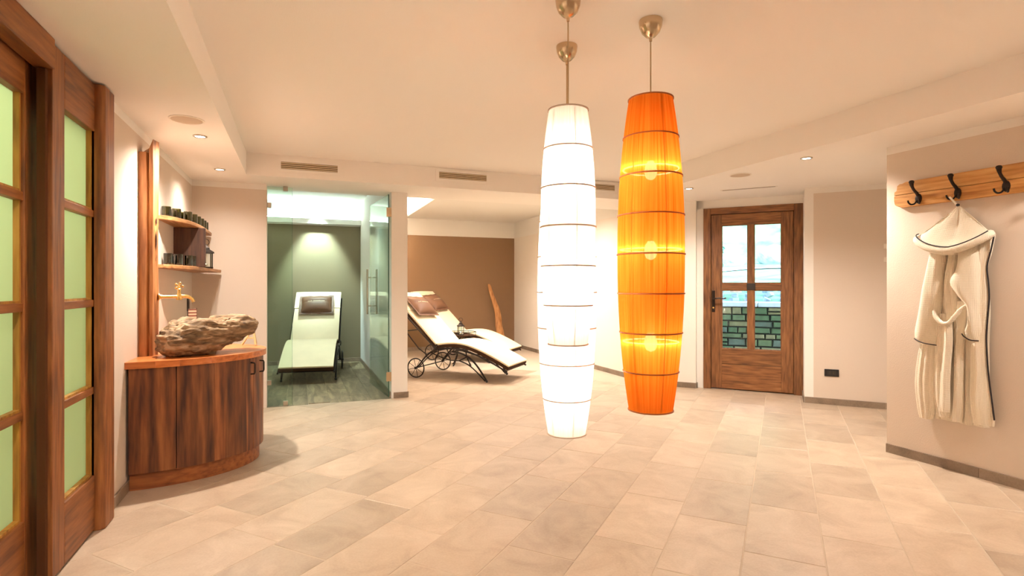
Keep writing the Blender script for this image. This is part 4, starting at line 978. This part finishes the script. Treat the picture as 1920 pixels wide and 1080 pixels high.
while z < .87:
    h = rs_.choice([.06, .075, .09, .11, .13]); h = min(h, .90 - z); x = -2.4
    while x < 2.4:
        w_ = rs_.uniform(.12, .36); e_ = min(2.4, x + w_)
        if h > .1 and rs_.random() < .3 and w_ > .2:
            boxes = [(x, e_, z, z + h * .45), (x, e_, z + h * .45, z + h)]
        else: boxes = [(x, e_, z, z + h)]
        for (a, b_, c, d) in boxes:
            if b_ - a < .03 or b_ < -1.25 or a > 1.45: continue
            j = .008; y0 = 1.76 + rs_.uniform(-.025, .01)
            pts = [(a + j, c + j + rs_.uniform(0, .006)), (b_ - j, c + j + rs_.uniform(0, .006)), (b_ - j - rs_.uniform(0, .008), d - j), (a + j + rs_.uniform(0, .008), d - j)]
            g = G(); vs = [(px, 1.80, pz) for px, pz in pts] + [(px, y0 + .012, pz) for px, pz in pts] + [(px + (.012 if px < (a + b_) / 2 else -.012), y0, pz + (.008 if pz < (c + d) / 2 else -.008)) for px, pz in pts]
            g.add(vs, [(i, (i + 1) % 4, 4 + (i + 1) % 4, 4 + i) for i in range(4)] + [(4 + i, 4 + (i + 1) % 4, 8 + (i + 1) % 4, 8 + i) for i in range(4)] + [(8, 9, 10, 11)])
            tan = rs_.random() < (.55 if z > .70 else .08)
            g.build('stone', stone_cols[2] if tan else rs_.choice([stone_cols[0], stone_cols[0], stone_cols[1], stone_cols[3]]), gw)
        x = e_
    z += h
for i in range(6):
    G().box(-2.4 + .8 * i + .003, -1.6 + .8 * i - .003, 1.74, 2.2, .90, .965).build('coping_slab', cap_m, gw, bevel=.01)
for i in range(48):                            # heap of slates behind the coping
    x = -1.3 + .235 * (i % 12) + rs_.uniform(-.015, .015); y = 2.36 + .24 * (i // 12) + rs_.uniform(-.01, .01); zz = .93 + (y - 2.25) * .28
    s = rs_.uniform(.07, .102)
    g = G(); n_ = rs_.choice([5, 6, 7]); rr0 = [s * rs_.uniform(.7, 1.15) for _ in range(n_)]
    g.prism([(rr0[k] * math.cos(2 * math.pi * k / n_), rr0[k] * .7 * math.sin(2 * math.pi * k / n_)) for k in range(n_)], -.025, .03)
    o = place(g.build('slate_piece', rust_m if rs_.random() < .15 else slate_m, None)); tag(o, 'broken grey slate in the heap above the garden wall', 'slate', 'slates above the garden wall')
    if o.data.materials[0] == rust_m: o['label'] = 'rust coloured stone in the slate heap above the garden wall'
    o.matrix_world = Matrix.Translation((D0.x, D0.y, 0)) @ Matrix.Rotation(gd_rz, 4, 'Z') @ Matrix.Translation((x, y, zz + .02)) @ Matrix.Rotation(rs_.uniform(0, 6), 4, 'Z') @ Matrix.Rotation(rs_.uniform(-.5, .6), 4, 'X')
def bank(u, v):
    y = 2.2 + 22 * v; x0 = max(-9, -2.8 - max(0, y - 3.6) * 3); x = x0 + (11 - x0) * u
    return bank_at(x, y)
def bank_at(x, y):
    zz = .86 + (y - 2.2) * .28 if y < 3.2 else 1.14 + (y - 3.2) * .09 + .03 * (x) * min(1, (y - 3.2) / 4) + max(0, y - 11.5) ** 1.3 * .42
    return (x, y, zz + .08 * noise.noise(Vector((x * .7, y * .7, 0))) * min(1, (y - 2.2)))
st(place(G().grid(bank, 40, 40).build('ground_meadow', grass_m, None, smooth=60)), 'green meadow bank rising behind the garden wall', 'ground')
def pth(u, v):
    x = -9 + 20 * u; y = 8.2 + 1.5 * v - .05 * x
    b_ = bank_at(x, y); return (x, y, b_[2] + .02)
st(place(G().grid(pth, 40, 4).build('path_gravel', path_m, None, smooth=60)), 'pale gravel path across the meadow', 'path')
def shrub(label, x, y, z, r, cat, trunk):
    t = thing('garden_tree' if trunk else 'shrub', label, cat, (0, 0, 0)); place(t)
    g = G(); q = random.Random(int(x * 100 + y))
    for _ in range(700):
        d = Vector((q.gauss(0, 1), q.gauss(0, 1), q.gauss(0, 1))).normalized() * r * q.uniform(.55, 1.0); c = Vector((x, y, z + trunk + r * .75)) + Vector((d.x, d.y, d.z * .8))
        a = Vector((q.gauss(0, 1), q.gauss(0, 1), q.gauss(0, 1))).normalized(); b_ = a.orthogonal().normalized(); c2 = a.cross(b_)
        s = .07 * (r + .4)
        g.add([c - b_ * s, c + c2 * s * .5, c + b_ * s, c - c2 * s * .5], [(0, 1, 2, 3)])
    fo = g.build('foliage', leaf_m, t); fo['kind'] = 'stuff'
    G().tube([(x, y, z - .1), (x + .05, y, z + trunk * .5), (x, y, z + trunk + r)], [.05 + .03 * r, .04 + .02 * r, .02], 8).build('trunk', bark_m, t, smooth=1)
shrub('round green shrub beyond the gravel path', -2.2, 11.4, 1.7, .9, 'shrub', 0)
shrub('broad shrub growing beside the boulders of the meadow', 1.9, 12.0, 1.9, 1.1, 'shrub', 0)
shrub('tall tree rising behind the shrubs of the meadow', -.6, 14.5, 1.95, 2.0, 'tree', 1.6)
shrub('leafy tree at the far end of the meadow', 4.2, 15.5, 2.3, 2.2, 'tree', 1.4)
for i, (x, y, s) in enumerate(((.2, 10.9, .5), (1.5, 10.5, .40), (2.9, 10.3, .55), (-1.0, 10.8, .35))):
    bm = bmesh.new(); bmesh.ops.create_icosphere(bm, subdivisions=3, radius=s)
    for v in bm.verts: v.co *= 1 + .35 * noise.noise(v.co * 2.2 / s * .6 + Vector((i * 7, 0, 0))); v.co.z *= .7
    m = bpy.data.meshes.new('boulder'); bm.to_mesh(m); bm.free(); m.materials.append(slate_m)
    o = place(link('boulder', m, None, 40)); tag(o, ('middling pale boulder between the smallest boulder and the path edge', 'pale boulder between two larger boulders beyond the path', 'largest pale boulder in front of the broad shrub', 'smallest pale boulder beyond the gravel path')[i], 'boulder', 'boulders beyond the path')
    b_ = bank_at(x, y)
    o.location = (D0.x + SD.x * x + .739 * y, D0.y + SD.y * x + .674 * y, b_[2] + s * .35)
